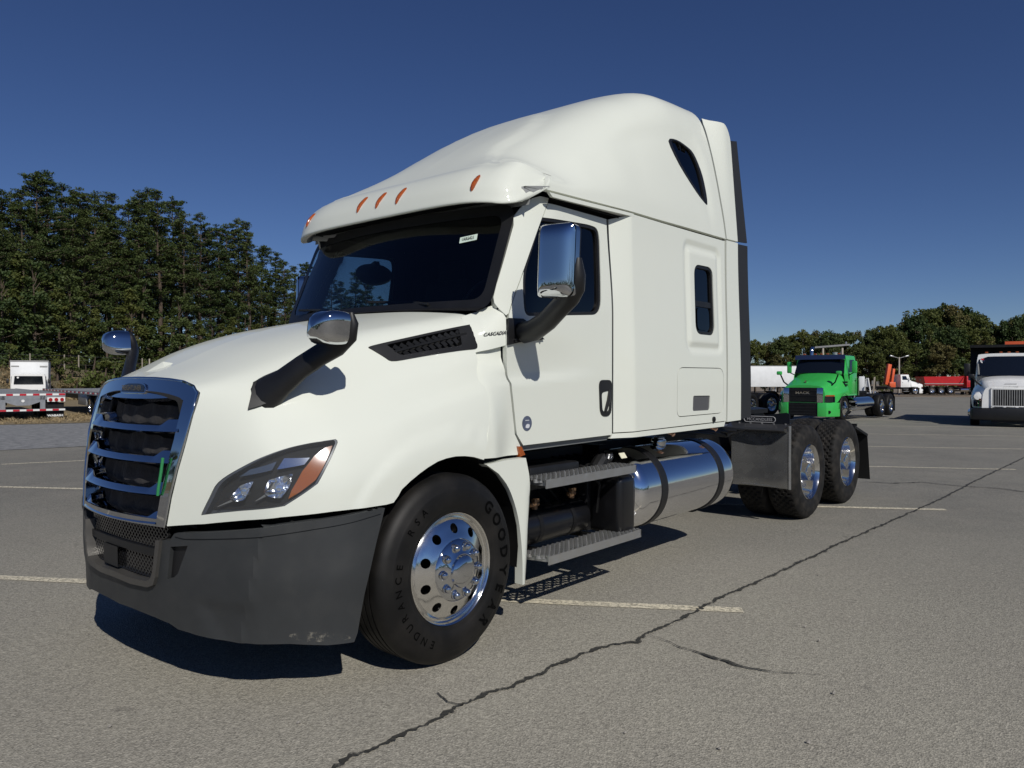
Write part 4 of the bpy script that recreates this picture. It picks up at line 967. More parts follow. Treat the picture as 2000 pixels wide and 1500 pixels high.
# ---------------------------------------------------------------- chassis of the white truck
XF,XR=1.21,1.22; YF=1.30; Y1=YF+6.146-.66; Y2=Y1+1.32
fw=steer_wheel(TR,(XF,YF,.507),text=True); rw=copy_tree(fw,TR); rw.location=(-XF,YF,.507); rw.rotation_euler=(0,0,math.pi)
for y in (Y1,Y2):
    if y==Y1: d0=drive_wheel(TR,(XR,y,.507)); dd=d0
    else: dd=copy_tree(d0,TR); dd.location=(XR,y,.507)
    e=copy_tree(d0,TR); e.location=(-XR,y,.507); e.rotation_euler=(0,0,math.pi)
fr=MB()
for s in(1,-1): fr.bx(s*.40,s*.46,.5,9.0,.72,.98)
for y in (2.4,3.6,5.0,5.9,6.6,7.4,8.2,8.9): fr.bx(-.42,.42,y-.05,y+.05,.76,.94)
fr.build('frame_rail',BLACKM,TR)
ax=MB().cyl((-.95,YF,.48),(.95,YF,.48),.06,12)
for y in(Y1,Y2): ax.cyl((-.8,y,.507),(.8,y,.507),.085,14).box((0,y,.52),(.42,.40,.42)); 
ax.cyl((0,2.5,.72),(0,Y1,.56),.06,10); ax.cyl((0,Y1,.55),(0,Y2,.55),.05,10)
ax.build('axle',BLACKM,TR,bevel=.01)
sp=MB()
for y in(Y1,Y2):
    for s in(1,-1): sp.bar((s*.5,y-.5,.62),(s*.5,y+.35,.52),.09,.05); sp.cyl((s*.48,y+.3,.52),(s*.48,y+.3,.80),.13,14)
sp.build('suspension',BLACKM,TR)
# steps: grip-strut tread with a nosing
def step_part(y0,y1,z,x0=1.005,x1=1.205):
    M=MB(); n=22; nx=5
    for i in range(nx+1):
        for k in range(n):
            ya=y0+(y1-y0)*k/n;yb=y0+(y1-y0)*(k+1)/n; ph=(k+i)%2
            xc=x0+(x1-x0-.012)*(i)/nx; o=.016
            if 0<i<nx: M.bar((xc+(o if ph else -o),ya,z),(xc+(-o if ph else o),yb,z),.006,.022)
        
    for k in range(n*2):
        ya=y0+(y1-y0)*(k+.5)/(n*2)
        for i in range(nx):
            xc=x0+(x1-x0-.012)*(i+.5)/nx+(.008 if k%2 else -.008); M.bar((xc-.012,ya,z+.010),(xc+.012,ya,z+.010),.008,.012)
    M.bx(x1-.008,x1,y0+.03,y1,z-.045,z+.010); M.bx(x0,x0+.008,y0,y1,z-.03,z+.010); M.bx(x0,x1,y1-.01,y1,z-.035,z+.008); M.bar((x0,y0,z-.01),(x1-.004,y0+.06,z-.015),.008,.035)
    return M
for z,ya,yb in((.885,2.10,3.20),(.405,2.13,3.27)):
    o=step_part(ya,yb,z).build('step',GALV,TR)
    br=MB()
    for y in (ya+.25,yb-.25): br.bar((.70,y,z-.03),(1.19,y,z-.025),.05,.03)
    br.build('step_bracket',BLACKM,o)
# dark hardware behind the steps
hb=MB().bx(.62,1.0,2.12,3.05,.80,.845).bx(.62,.66,2.1,3.3,.36,1.0); hb.build('step_backplate',BLACKM,TR)
BLACKGL=mat('black_tank_paint',(.006,.006,.007),.3,coat=.15)
AT=MB().lathe([(2.16,.0),(2.18,.08),(2.21,.115),(2.24,.122),(2.92,.122),(2.95,.115),(2.98,.08),(3.0,0)],24,'y',(.86,0,.53)).build('air_tank',BLACKGL,TR)
for y in(2.38,2.75): MB().lathe([(y-.02,.125),(y+.02,.125)],24,'y',(.86,0,.53)).build('tank_strap',BLACKM,AT)
va=MB()
for y,z,x in((2.33,.69,.95),(2.72,.72,.97)): va.cyl((x,y,z-.03),(x,y,z+.03),.022,8).cyl((x,y-.04,z),(x,y+.04,z),.014,8).box((x+.01,y,z+.03),(.03,.05,.02))
va.build('brass_valve',COPPER,TR)
bt=MB().bx(.72,1.02,2.2,2.75,.855,.95).bx(.70,.95,2.05,2.2,.45,.80).bx(.66,.9,3.02,3.10,.4,.9); bt.build('battery_box',BLACK,TR,bevel=.015)
def hose(pts,r): MB().tube(pts,r,6).build('air_hose',BLACKM,TR)
for k in range(6):
    y=2.25+.16*k; hose([(.72,y,.78),(.80+.02*(k%3),y+.05,.66),(.78,y+.12,.50),(.70,y+.2,.42)],.012)
for k in range(4): hose([(.6,2.9+.09*k,.95),(.92,2.95+.09*k,.88),(1.02,3.0+.08*k,.76),(.98,3.02+.06*k,.55)],.011)
for k in range(5): hose([(.55,4.4+.2*k,1.02+.02*(k%2)),(.8,4.6+.2*k,1.04),(.9,5.0+.2*k,1.0),(.85,5.5,.95)],.013)
# fluid tank with cap
dfm=MB().box((1.01,3.17,.605),(.30,.22,.43)); DF=dfm.build('fluid_tank',BLACKGL,TR,bevel=.05,seg=4)
MB().tube([(.98,3.0,.86),(.98,3.08,.93),(.98,3.16,.955)],.055,10).build('filler_neck',BLACK,DF)
MB().cyl((1.02,3.10,.945),(1.035,3.095,.985),.032,14).build('filler_cap',CHROME,DF); MB().box((1.09,3.20,.955),(.004,.075,.045),ry=R_(-35)).build('tank_label',mat('yellow_white_label',(.75,.72,.55),.6),DF)
# fuel tank
TX,TZ,TRr=.895,.665,.312; 
TK=MB().lathe([(3.255,.0),(3.262,.15),(3.275,.22),(3.295,.265),(3.325,.296),(3.36,.309),(3.40,TRr),(4.82,TRr),(4.86,.309),(4.90,.296),(4.93,.265),(4.95,.20),(4.958,0)],96,'y',(TX,0,TZ)).build('fuel_tank',mat('polished_fuel_tank',(.82,.82,.84),.06,metal=1,rvar=(5,.035,.12),bump=(2.2,.05,.03)),TR,sharp=60)
for y in(3.62,4.62):
    MB().lathe([(y-.043,TRr+.001),(y-.043,TRr+.007),(y+.043,TRr+.007),(y+.043,TRr+.001)],72,'y',(TX,0,TZ)).build('tank_strap',BLACK,TK,sharp=40)
MB().cyl((TX+.05,3.98,TZ+TRr-.01),(TX+.055,3.98,TZ+TRr+.045),.062,20).cyl((TX+.055,3.98,TZ+TRr+.045),(TX+.055,3.98,TZ+TRr+.06),.045,20).build('fuel_cap',CHROME,TK,bevel=.006)
copyt=copy_tree(TK,TR); copyt.scale=(-1,1,1)
for y in(3.62,4.62): MB().bx(.46,.64,y-.06,y+.06,.36,.98).bx(.46,.95,y-.04,y+.04,.335,.362).build('tank_bracket',BLACKM,TR)
for y in (4.05,4.85): MB().tube([(1.0,y,1.08),(1.03,y,1.07),(1.05,y,1.055)],.018,8).build('clearance_tab',mat('orange_white_tab',(.72,.40,.25),.5),TR)
# stainless quarter fender ahead of the rear tyres with board and lettering
for sgn in (1,-1):
    q=MB().grid(lambda x,t:(x,[6.19,6.185,6.18,6.185,6.20][int(t)]+.012*math.sin(x*9),[.385,.40,.70,.92,1.0][int(t)]),np.linspace(.60,1.205,12),[0,1,2,3,4])
    q.tube([(1.212,6.20,.38),(1.214,6.19,.70),(1.212,6.20,1.03)],.020,10); q.tube([(.62,6.195,.40),(1.20,6.19,.395)],.012,8); q.tube([(.60,6.19,.40),(.60,6.185,.99)],.008,8)
    lip=MB().grid(lambda x,t:(x,[6.20,6.13,6.10,6.11,6.20,6.30][int(t)],[.955,.965,.985,1.005,1.035,1.055][int(t)]),np.linspace(.56,1.195,10),[0,1,2,3,4,5])
    if sgn<0: q=q.mirror(); lip=lip.mirror()
    QF=q.build('quarter_fender',STEEL,TR); lip.build('fender_lip',mat('worn_black_lip',(.035,.036,.04),.28,coat=.4),QF)
    b=MB()
    for k in range(5): b.cyl((sgn*(.66+.125*k),6.235,1.037),(sgn*(.66+.125*k),6.232,1.050),.011,8)
    b.build('bolt',GALV,QF)
    bd_=MB().prism([(.56,1.04),(1.20,1.04),(1.20,1.145),(1.17,1.165),(.9,1.13),(.56,1.125)] if sgn>0 else [(-.56,1.04),(-.56,1.125),(-.9,1.13),(-1.17,1.165),(-1.20,1.145),(-1.20,1.04)],6.245,6.255,'y')
    if sgn>0:
        BB=bd_.build('fender_board',mat('black_board',(.006,.008,.013),.4),TR)
        R=MB(); c0,c1,hh=.74,1.02,.030
        ol=[(c0-hh*math.sin(t),1.088+hh*math.cos(t)) for t in np.linspace(0,math.pi,9)]+[(c1+hh*math.sin(t),1.088-hh*math.cos(t)) for t in np.linspace(0,math.pi,9)]
        R.tube([(p[0],6.243,p[1]) for p in ol+[ol[0]]],.0035,5,caps=False); R.build('logo_outline',mat('grey_white_print',(.42,.42,.44),.5),BB)
        text_mb('MCCANDLESS',lambda px,py:(.88+px*.044,6.2435,1.073+py*.043),bold=.01).build('logo_lettering',mat('grey_print',(.36,.36,.38),.5),BB,fixn=False)
# rear flaps
for s in(1,-1):
    fb=MB().bar((s*.55,8.55,.93),(s*1.2,8.55,.93),.04,.03); fb.bar((s*1.19,8.45,.915),(s*1.19,9.02,.775),.03,.03); fb.bar((s*.56,9.02,.775),(s*1.2,9.02,.775),.03,.03); fb.bar((s*.58,8.45,.915),(s*.58,9.02,.775),.03,.03)
    FB=fb.build('flap_hanger',BLACKM,TR); MB().bx(s*.58,s*1.205,8.46,8.47,.86,.93).grid(lambda a,t:(s*a,lerp(9.0,9.13,t),lerp(.77,.185,t)+.0*a),[.575,.9,1.205],[0,.3,.6,.97,1]).grid(lambda a,t:(s*a,lerp(8.48,9.01,t),lerp(.912,.785,t)),[.575,1.205],[0,1]).build('mud_flap',mat('black_mud_flap',(.006,.006,.0065),.6) if s>0 else bpy.data.materials['black_mud_flap'],FB,fixn=False)
# fifth wheel and deck
f5=MB().prism([(-.45,7.0),(-.45,7.55),(-.12,8.0),(-.08,7.6),(.08,7.6),(.12,8.0),(.45,7.55),(.45,7.0)],1.10,1.15,'z').bx(-.42,.42,7.2,7.5,.98,1.10); f5.build('fifth_wheel',BLACKM,TR)
MB().bx(-.46,.46,5.35,6.6,.985,1.0).build('deck_plate',GALV,TR)
ex=MB().bx(-.5,.5,4.72,4.80,1.1,1.6); ex.build('rear_cab_bracket',BLACKM,TR)
tl=MB().box((.3,8.98,.86),(.22,.03,.09)).box((-.3,8.98,.86),(.22,.03,.09)); tl.build('tail_light',RED,TR)
# ---------------------------------------------------------------- background vehicles
CAMX,CAMY=4.0761,-1.5898
def at(px,depth):       # ground point seen at a picture column and a distance (metres along the view axis)
    k=(px-1000)/1484.4; return (CAMX+depth*(-.6461+.7633*k),CAMY+depth*(.7633+.6461*k))
_ST={}
def sw_mesh(r,w):
    k=(r,w)
    if k not in _ST:
        t=MB().lathe([(0,r*.60),(.015,r*.70),(.015,r*.86),(-.01,r*.96),(-.04,r),(-w+.04,r),(-w+.01,r*.96),(-w-.01,r*.8),(-w,r*.6)],28).mesh('tyre',RUBBER,sharp=40)
        s=MB().lathe([(.004,r*.605),(-.01,r*.55),(.0,r*.42),(.03,r*.33),(.035,r*.30),(.07,r*.22),(.09,r*.15),(.095,.001)],24); s2=MB().lathe([(.004,r*.605),(-.012,r*.56),(-.10,r*.52),(-.12,r*.35),(-.08,r*.25),(-.01,r*.2),(.0,.001)],24)
        _ST[k]=(t,s.mesh('rim',ALU,sharp=30),s2.mesh('rim',ALU,sharp=30))
    return _ST[k]
def swheel(p,x,y,r=.5,dual=False,w=.28,z=None,rim=None):
    t,a,b=sw_mesh(r,w); o=link('wheel',t,p); o.location=(x,y,r if z is None else z); 
    if x<0: o.rotation_euler=(0,0,math.pi)
    link('rim',rim or (b if dual else a),o)
    if dual: q=link('inner_tyre',t,o); q.location=(-.33,0,0)
def loft(secs,n=4):   # secs: list of (y,[(x,z)...]) right half mirrored
    S=[(y,np.array(p,float)) for y,p in secs]; P=Pchip([s[0] for s in S],[s[1] for s in S]); ys=[]
    for i in range(len(S)-1): ys+=[lerp(S[i][0],S[i+1][0],j/n) for j in range(n)]
    ys.append(S[-1][0]); m=len(S[0][1]); vs=[k/4 for k in range((m-1)*4+1)]
    def F(y,v): p=catmull(P(y),v); return (p[0],y,p[1])
    M=MB().grid(F,ys,vs); M.join(M.mirror())
    for y in(S[0][0],S[-1][0]):
        L=[F(y,v) for v in vs]; M.add(L+[(-a,b,c) for a,b,c in L[::-1]],[tuple(range(2*len(L)))])
    return M
DGL=mat('dark_vehicle_glass',(.006,.008,.012),.04,spec=.8)
def conv_truck(t,paint,visor=None,grille='bars',bumper=None,hz=1.92,front_w=.80,nose=1.42,cab_h=2.62,accent=CHROME,mirror_m=None,name_text=None):
    """bonneted truck front: hood, cab, glass, doors, mirrors, front wheels"""
    bumper=bumper or paint; mm=mirror_m or paint
    loft([(.10,[(0,nose),(.35,nose-.01),(front_w-.12,nose-.06),(front_w,nose-.2),(front_w+.05,1.0),(front_w+.06,.72)]),
          (.45,[(0,nose+.12),(.4,nose+.10),(.74,nose+.02),(.90,nose-.16),(1.08,1.08),(1.12,.72)]),
          (.95,[(0,nose+.27),(.45,nose+.25),(.80,nose+.16),(.95,nose-.04),(1.17,1.15),(1.19,.98)]),
          (1.75,[(0,hz),(.5,hz-.02),(.84,hz-.10),(1.0,hz-.30),(1.17,1.25),(1.19,1.02)])]).build('hood',paint,t,sharp=50)
    for s in(1,-1):
        MB().grid(lambda a,x:(s*x,1.22+.58*math.cos(a),.5+.58*math.sin(a)),[R_(10*k) for k in range(0,19)],[.8,1.20]).build('wheel_arch',BLACKM,t)
        b=MB().prism([(front_w*.72,.02),(front_w+.1,.10),(1.10,.38),(1.20,.72),(1.16,.72),(front_w*.72,.12)],.20,.74,'z') if s>0 else MB().prism([(-front_w*.72,.02),(-front_w*.72,.12),(-1.16,.72),(-1.20,.72),(-1.10,.38),(-front_w-.1,.10)],.20,.74,'z')
        b.build('bumper',bumper,t,bevel=.02)
        MB().cyl((s*.98,.20,.38),(s*.975,.16,.38),.06,12).build('tow_hook_recess',BLACK,t)
        h=MB().grid(lambda a,z:(s*a,[.105,.16,.27,.44][int(round((a-.86)/.085))]-.03,z),[.86,.945,1.03,1.115],[.76,.98]); h.build('headlight',DGL,t,sharp=60)
        MB().grid(lambda a,z:(s*a,[.105,.16,.27,.44][int(round((a-.86)/.085))]-.035,z),[.88,.945,1.03,1.10],[.985,1.04]).build('turn_lamp',AMBER2,t,sharp=60)
        swheel(t,s*1.2,1.22)
    MB().bx(-front_w*.72,front_w*.72,.06,.14,.22,.72).build('lower_grille',BLACKM,t)
    for k in range(4): MB().bx(-front_w*.70,front_w*.70,.045,.07,.28+.12*k,.31+.12*k).build('lower_grille_bar',BLACK,t)
    g=front_w*.68; MB().bx(-g,g,.075,.12,.76,nose-.10).build('grille',BLACKM,t)
    if grille=='bars':
        for k in range(3): MB().bx(-g,g,.055,.085,.80+.20*k,.83+.20*k).build('grille_bar',BLACK,t)
        for s in(1,-1): MB().bx(s*g,s*(front_w-.02),.05,.12,.74,nose-.10).build('grille_column',accent,t,bevel=.02)
    else:
        for k in range(16): x=-g+g*2*(k+.5)/16; MB().bx(x-.012,x+.012,.055,.08,.80,nose-.14).build('grille_bar',GREYP,t)
        fr=MB().bx(-g-.05,g+.05,.05,.10,nose-.14,nose-.08).bx(-g-.05,-g,.05,.10,.72,nose-.08).bx(g,g+.05,.05,.10,.72,nose-.08).bx(-g-.05,g+.05,.05,.10,.74,.80); fr.build('grille_surround',paint,t,bevel=.01)
    if name_text: text_mb(name_text,lambda x,y:(x*.20,.048,1.075+y*.13),bold=.03).build('grille_lettering',accent,t,fixn=False)
    # cab
    C0=[(0,.98),(.6,.98),(1.02,.98),(1.06,1.1),(1.06,hz-.05),(1.04,hz+.1),(.98,cab_h-.12),(.85,cab_h),(0,cab_h+.03)]
    cb=loft([(1.98,C0),(2.3,C0),(3.05,C0)],2); cb.build('cab',paint,t,sharp=40)
    ws=MB(); ws.add([(-1.0,1.74,hz-.02),(1.0,1.74,hz-.02),(.94,2.02,cab_h-.10),(-.94,2.02,cab_h-.10),(-.5,1.66,hz-.01),(.5,1.66,hz-.01),(.45,1.95,cab_h-.09),(-.45,1.95,cab_h-.09)],[(0,4,7,3),(4,5,6,7),(5,1,2,6)]); ws.build('windshield',DGL,t)
    for s in(1,-1):
        MB().add([(s*1.0,1.74,hz-.05),(s*1.06,2.0,hz-.1),(s*.99,2.25,cab_h-.1),(s*.94,2.02,cab_h-.08),(s*.97,1.78,hz-.02),(s*1.04,2.06,hz-.05)],[(0,1,2,3)]).build('windshield_pillar',paint,t)
        MB().add([(s*1.0,1.70,hz-.05),(s*1.06,2.0,hz-.08),(s*1.08,2.0,1.0),(s*1.12,1.70,1.0)],[(0,1,2,3)]).build('cowl_side',paint,t)
        MB().add([(s*1.058,2.16,hz+.02),(s*1.058,2.85,hz+.02),(s*1.0,2.85,cab_h-.18),(s*1.0,2.36,cab_h-.18)],[(0,1,2,3)]).moved(Matrix.Translation((s*.012,0,0))).build('door_window',DGL,t)
        d=MB().bx(s*1.062,s*1.074,2.08,2.95,1.06,hz-.03); d.build('door',paint,t,bevel=.01); MB().bx(s*1.076,s*1.09,2.78,2.90,hz-.35,hz-.31).build('door_handle',BLACK,t)
        MB().box((s*1.32,1.98,hz+.22),(.20,.08,.48)).build('mirror',mm,t,bevel=.04); MB().tube([(s*1.05,2.05,hz-.12),(s*1.3,1.98,hz+.0),(s*1.34,1.98,hz+.3)],.022,6).build('mirror_arm',BLACKM,t)
        MB().box((s*1.18,.62,hz-.02),(.20,.16,.15)).build('hood_mirror',mm,t,bevel=.04); MB().tube([(s*.86,.72,nose-.02),(s*1.02,.68,nose+.12),(s*1.16,.64,hz-.04)],.03,6).build('hood_mirror_arm',BLACKM,t)
        MB().bx(s*.80,s*1.18,2.05,2.75,.42,.47).bx(s*.80,s*1.16,2.1,2.75,.72,.76).build('step',GALV,t)
    if visor: MB().add([(-1.02,1.80,cab_h-.16),(1.02,1.80,cab_h-.16),(1.0,1.84,cab_h+.02),(-1.0,1.84,cab_h+.02),(-.98,2.1,cab_h+.03),(.98,2.1,cab_h+.03)],[(0,1,2,3),(3,2,5,4)]).build('sun_visor',visor,t)
    for x in(-.7,-.25,0,.25,.7): MB().box((x,2.02,cab_h+.06),(.10,.10,.05)).build('cab_light',AMBER2,t,bevel=.01)
def chassis(t,y1,rails_to,axles,tank=True,flaps=True,tl=3.9):
    fr=MB()
    for s in(1,-1): fr.bx(s*.38,s*.45,.6,rails_to,.72,.98)
    fr.bx(-.45,.45,rails_to-.1,rails_to,.72,.98); fr.build('frame_rail',BLACKM,t)
    for y in axles:
        for s in(1,-1): swheel(t,s*1.21,y,dual=True)
        MB().cyl((-.9,y,.5),(.9,y,.5),.08,8).build('axle',BLACKM,t)
    if tank:
        for s in(1,-1): MB().lathe([(2.75,0),(2.77,.24),(2.82,.28),(tl,.28),(tl+.05,.24),(tl+.07,0)],20,'y',(s*.88,0,.62)).build('fuel_tank',CHROME,t)
    if flaps:
        for s in(1,-1): MB().bx(s*.6,s*1.2,axles[-1]+.62,axles[-1]+.64,.2,.8).bar((s*.9,axles[-1]+.2,1.08),(s*.9,axles[-1]+.65,.80),.6,.02).build('mud_flap',BLACKM,t)
# green day-cab tractor
gx_,gy_=at(1567,29.8); TG=thing('tractor_truck','bright green day cab tractor truck with black grille beyond the white truck','truck',(gx_,gy_,gz(gx_,gy_)),R_(-2))
conv_truck(TG,GREEN,NAVY,'bars',name_text='MACK')
chassis(TG,3.1,7.9,(5.9,7.2),tl=5.0)
for s in (1,-1): MB().tube([(s*.86,3.22,.8),(s*.86,3.22,2.75),(s*.86,3.26,2.90),(s*.86,3.36,3.0)] if s<0 else [(s*.9,3.22,.8),(s*.9,3.22,2.5)],.075,10).build('exhaust_stack' if s<0 else 'chrome_air_cleaner',CHROME,TG)
MB().cyl((.45,2.3,2.64),(.45,2.3,2.75),.10,12).build('roof_beacon',GALVB,TG); MB().bx(-.35,.35,5.6,6.6,1.0,1.12).build('fifth_wheel',BLACKM,TG)
q=MB()
for k in range(2): q.bx(1.195,1.205,2.2+.0*k,2.32,1.30+.13*k,1.38+.13*k)
for k in range(2): MB().box((1.085,1.60,1.42+.11*k),(.16,.12,.07)).build('hood_vent',BLACK,TG)
for s in(1,-1): MB().bx(s*.5,s*1.1,3.15,3.25,.98,1.7).build('rear_cab_panel',CHROME,TG)
hood_dog=MB().prism([(-.03,.32),(.03,.32),(.02,.46),(-.02,.46)],1.52,1.60,'z'); hood_dog.build('hood_ornament',CHROME,TG)
# second tractor, almost wholly hidden behind the white truck
bx_,by_=-12.6,25.5; TB=copy_tree(TG); TB.location=(bx_,by_,gz(bx_,by_)); TB.rotation_euler=(0,0,R_(-20)); TB['label']='tractor truck hidden behind the white sleeper truck with only its rear black wheels showing'
for c in [o for o in bpy.data.objects if o.parent==TB and o.name.split('.')[0] in('hood','bumper','cab','windshield_pillar','cowl_side','door','mirror','hood_mirror')]:
    c.data=c.data.copy(); c.data.materials[0]=WHITE2
# white dump truck at the right edge
wx_,wy_=at(1975,26.3); TW=thing('dump_truck','white dump truck with black tipper body facing the camera at right edge','truck',(wx_,wy_,gz(wx_,wy_)-.06),R_(9))
conv_truck(TW,WHITE2,None,'mesh',bumper=WHITE2,hz=1.86,nose=1.50,cab_h=2.66,mirror_m=BLACK)
for c in [o for o in bpy.data.objects if o.parent==TW and o.name.startswith('bumper')]: bpy.data.objects.remove(c)
MB().prism([(-1.22,.30),(-1.15,.05),(-.8,-.02),(.8,-.02),(1.15,.05),(1.22,.30),(1.2,.45),(-1.2,.45)],.30,.70,'z').build('bumper',BLACK,TW,bevel=.03)
for s in(1,-1): MB().lathe([(.12,.001),(.13,.12),(.30,.16),(.5,.12)],16,'y',(s*.98,0,1.12)).build('fender_lamp_pod',WHITE2,TW)
for k in range(3): MB().bx(-.5+.36*k,-.22+.36*k,.05,.08,.745,.775).build('bumper_slot',BLACKM,TW)
MB().bx(-.22,.22,.10,.16,1.445,1.475).build('hood_slot',BLACKM,TW); MB().bx(-.18,.18,.22,.26,1.565,1.575).build('hood_badge',GREYP,TW)
SD=patch(lambda x,z:(x,1.745+(z-1.86)*.38-.012,z),[(-.80+.10*math.cos(a),2.42+.10*math.sin(a)) for a in np.linspace(0,6.28,20)[:-1]],step=.05,thick=0).build('windshield_sticker',TAPEW,TW,fixn=False)
patch(lambda x,z:(x,1.745+(z-1.86)*.38-.016,z),[(-.88,2.44),(-.72,2.44),(-.73,2.50),(-.87,2.50)],step=.05,thick=0).build('sticker_band',TAPER,SD,fixn=False); text_mb('36',lambda x,y:(-.80+x*.13,1.745+(2.38-1.86)*.38-.018,2.35+y*.13),bold=.03).build('sticker_number',NAVY,SD,fixn=False)
MB().tube([(.93,1.84,2.40),(.93,1.80,1.95)],.02,6).tube([(-.95,1.74,1.9),(-.98,1.72,2.3)],.03,6).build('grab_rail',GREYP,TW)
chassis(TW,3.1,9.0,(6.2,7.5),tank=True,flaps=False)
b=MB().add([(-1.22,3.5,1.15),(1.22,3.5,1.15),(1.22,9.0,1.15),(-1.22,9.0,1.15),(-1.22,3.5,2.9),(1.22,3.5,2.9),(1.22,9.0,2.7),(-1.22,9.0,2.7)],[(0,1,5,4),(1,2,6,5),(2,3,7,6),(3,0,4,7),(0,3,2,1)]); b.build('tipper_body',BLACKM,TW)
MB().add([(-1.24,2.35,2.92),(1.24,2.35,2.92),(1.24,3.5,2.92),(-1.24,3.5,2.92),(-1.24,2.35,3.02),(1.24,2.35,3.02),(1.24,3.5,3.02),(-1.24,3.5,3.02)],[(0,1,2,3),(4,5,6,7),(0,1,5,4),(0,4,7,3),(1,5,6,2)]).add([(-1.0,3.2,1.15),(1.0,3.2,1.15),(1.22,3.48,2.92),(-1.22,3.48,2.92),(-1.22,2.36,2.92),(1.22,2.36,2.92)],[(0,1,2,3),(2,5,4,3)]).build('cab_protector',BLACKM,TW)
MB().box((.35,3.0,3.08),(.9,.3,.14)).build('tarp_roller',ORANGE,TW)
# distant trucks facing right
FACE_R=R_(130)
rx_,ry_=at(1922,108); TRD=thing('dump_truck','red dump truck with long red tipper body parked under the far trees','truck',(rx_,ry_,gz(rx_,ry_)+.30),FACE_R)
conv_truck(TRD,REDP,None,'bars',accent=CHROME); chassis(TRD,3.1,9.2,(5.4,6.7,8.0),tank=True,flaps=False)
MB().add([(-1.15,3.7,1.25),(1.15,3.7,1.25),(1.15,8.9,1.25),(-1.15,8.9,1.25),(-1.2,3.5,2.5),(1.2,3.5,2.5),(1.2,9.2,2.45),(-1.2,9.2,2.45)],[(0,1,5,4),(1,2,6,5),(2,3,7,6),(3,0,4,7),(0,3,2,1)]).build('tipper_body',REDP,TRD)
for s in(1,-1): MB().bx(s*1.18,s*1.23,3.6,9.1,1.42,1.52).build('side_rail',GREYP,TRD); MB().bar((s*1.22,4.2,1.5),(s*1.22,3.6,2.4),.06,.06).build('side_brace',BLACKM,TRD)
cx_,cy_=at(1797,100); TC=thing('crane_truck','white cab truck with folded orange crane behind its cab in distance','truck',(cx_,cy_,gz(cx_,cy_)+.25),FACE_R)
conv_truck(TC,WHITE2,None,'bars',accent=GREYP,mirror_m=BLACK); chassis(TC,3.1,10,(6.6,7.9),tank=False,flaps=False)
MB().bx(-1.2,1.2,4.4,10,1.0,1.12).build('flat_deck',BLACKM,TC)
MB().bar((0,4.5,1.3),(.1,4.0,4.0),.45,.5).bar((.0,3.75,1.4),(.05,3.45,3.4),.30,.32).box((0,3.8,1.3),(.9,.8,.7)).build('folded_crane',ORANGE,TC,bevel=.04)
tx_,ty_=at(1548,96); TT=thing('box_trailer','long white enclosed trailer in the distance behind the green truck','trailer',(tx_,ty_,gz(tx_,ty_)+.35),R_(132))
MB().bx(-1.25,1.25,0,13.5,.85,3.45).build('box_body',TRAILW,TT,bevel=.03); MB().bx(-1.26,1.26,-.01,13.51,3.40,3.48).build('roof_rail',GREYP,TT)
for k in range(1,18): MB().bx(1.25,1.262,.74*k-.015,.74*k+.015,.9,3.4).build('side_rib',TRAILW,TT); 
for y in(11.2,12.4):
    for s in(1,-1): swheel(TT,s*1.21,y,dual=True)
for s in(1,-1): MB().bar((s*.8,2.5,.85),(s*.8,2.5,.1),.12,.12).box((s*.8,2.5,.06),(.3,.3,.06)).bar((s*.8,3.3,.85),(s*.8,2.6,.3),.06,.06).build('landing_leg',GALVB,TT)
# white rear of another trailer and frames behind the green tractor
ux,uy=at(1683,62); TU=thing('box_trailer','small white box trailer seen behind the cab of the green tractor','trailer',(ux,uy,gz(ux,uy)),R_(15)); MB().bx(-.2,.2,0,5,.75,2.15).build('box_body',TRAILW,TU,bevel=.02); swheel(TU,.22,3.4,r=.36); swheel(TU,-.22,3.4,r=.36); MB().bx(-.05,.05,-1.2,0,.6,.7).build('tow_bar',BLACKM,TU)
sx_,sy_=at(1694,60); TS=thing('sign_stand','white folding A frame stand behind the green tractor','stand',(sx_,sy_,gz(sx_,sy_)),R_(-10))
for s in(1,-1): MB().bar((s*.42,0,.0),(s*.05,0,2.0),.10,.06).build('leg',TAPEW,TS)
MB().bx(-.3,.3,-.02,.02,.75,.85).bx(-.14,.14,-.02,.02,1.3,1.8).build('cross_panel',TAPEW,TS)
px_,py_=at(1705,61); TPp=thing('marker_post','pale wooden post with short crosspiece near the green tractor','post',(px_,py_,gz(px_,py_)),R_(20)); MB().bar((0,0,0),(.12,0,2.1),.12,.12).build('post',WOOD,TPp); MB().bar((-.3,0,1.0),(.6,0,.95),.08,.08).build('crosspiece',WOOD,TPp)
# steel gantry with long top beam, behind the green cab
ax_,ay_=at(1626,58); TGn=thing('steel_gantry','pale steel gantry of two posts and long tapered beam behind green cab','gantry',(ax_,ay_,gz(ax_,ay_)),R_(20))
for s in(-.68,.68): MB().cyl((s,0,0),(s,0,4.25),.075,10).build('post',TANP,TGn)
MB().bar((-1.25,0,4.32),(1.2,0,4.50),.10,.13).build('top_beam',GREYP,TGn); MB().box((.95,0,4.64),(.10,.10,.16)).build('beam_lamp',GALV,TGn)
# lamp post
lx_,ly_=at(1756,112); TL=thing('lamp_post','twin headed lamp post standing behind the white crane truck','lamp post',(lx_,ly_,gz(lx_,ly_)),R_(40)); MB().cyl((0,0,0),(0,0,5.6),.14,10,.10).build('pole',TANP,TL); MB().tube([(-.9,0,5.7),(0,0,5.45),(.9,0,5.7)],.05,6).build('bracket',GREYP,TL)
for s in(-1,1): MB().box((s*1.1,0,5.75),(.55,.35,.18),ry=R_(-12*s)).build('lamp_head',GALV,TL,bevel=.03)
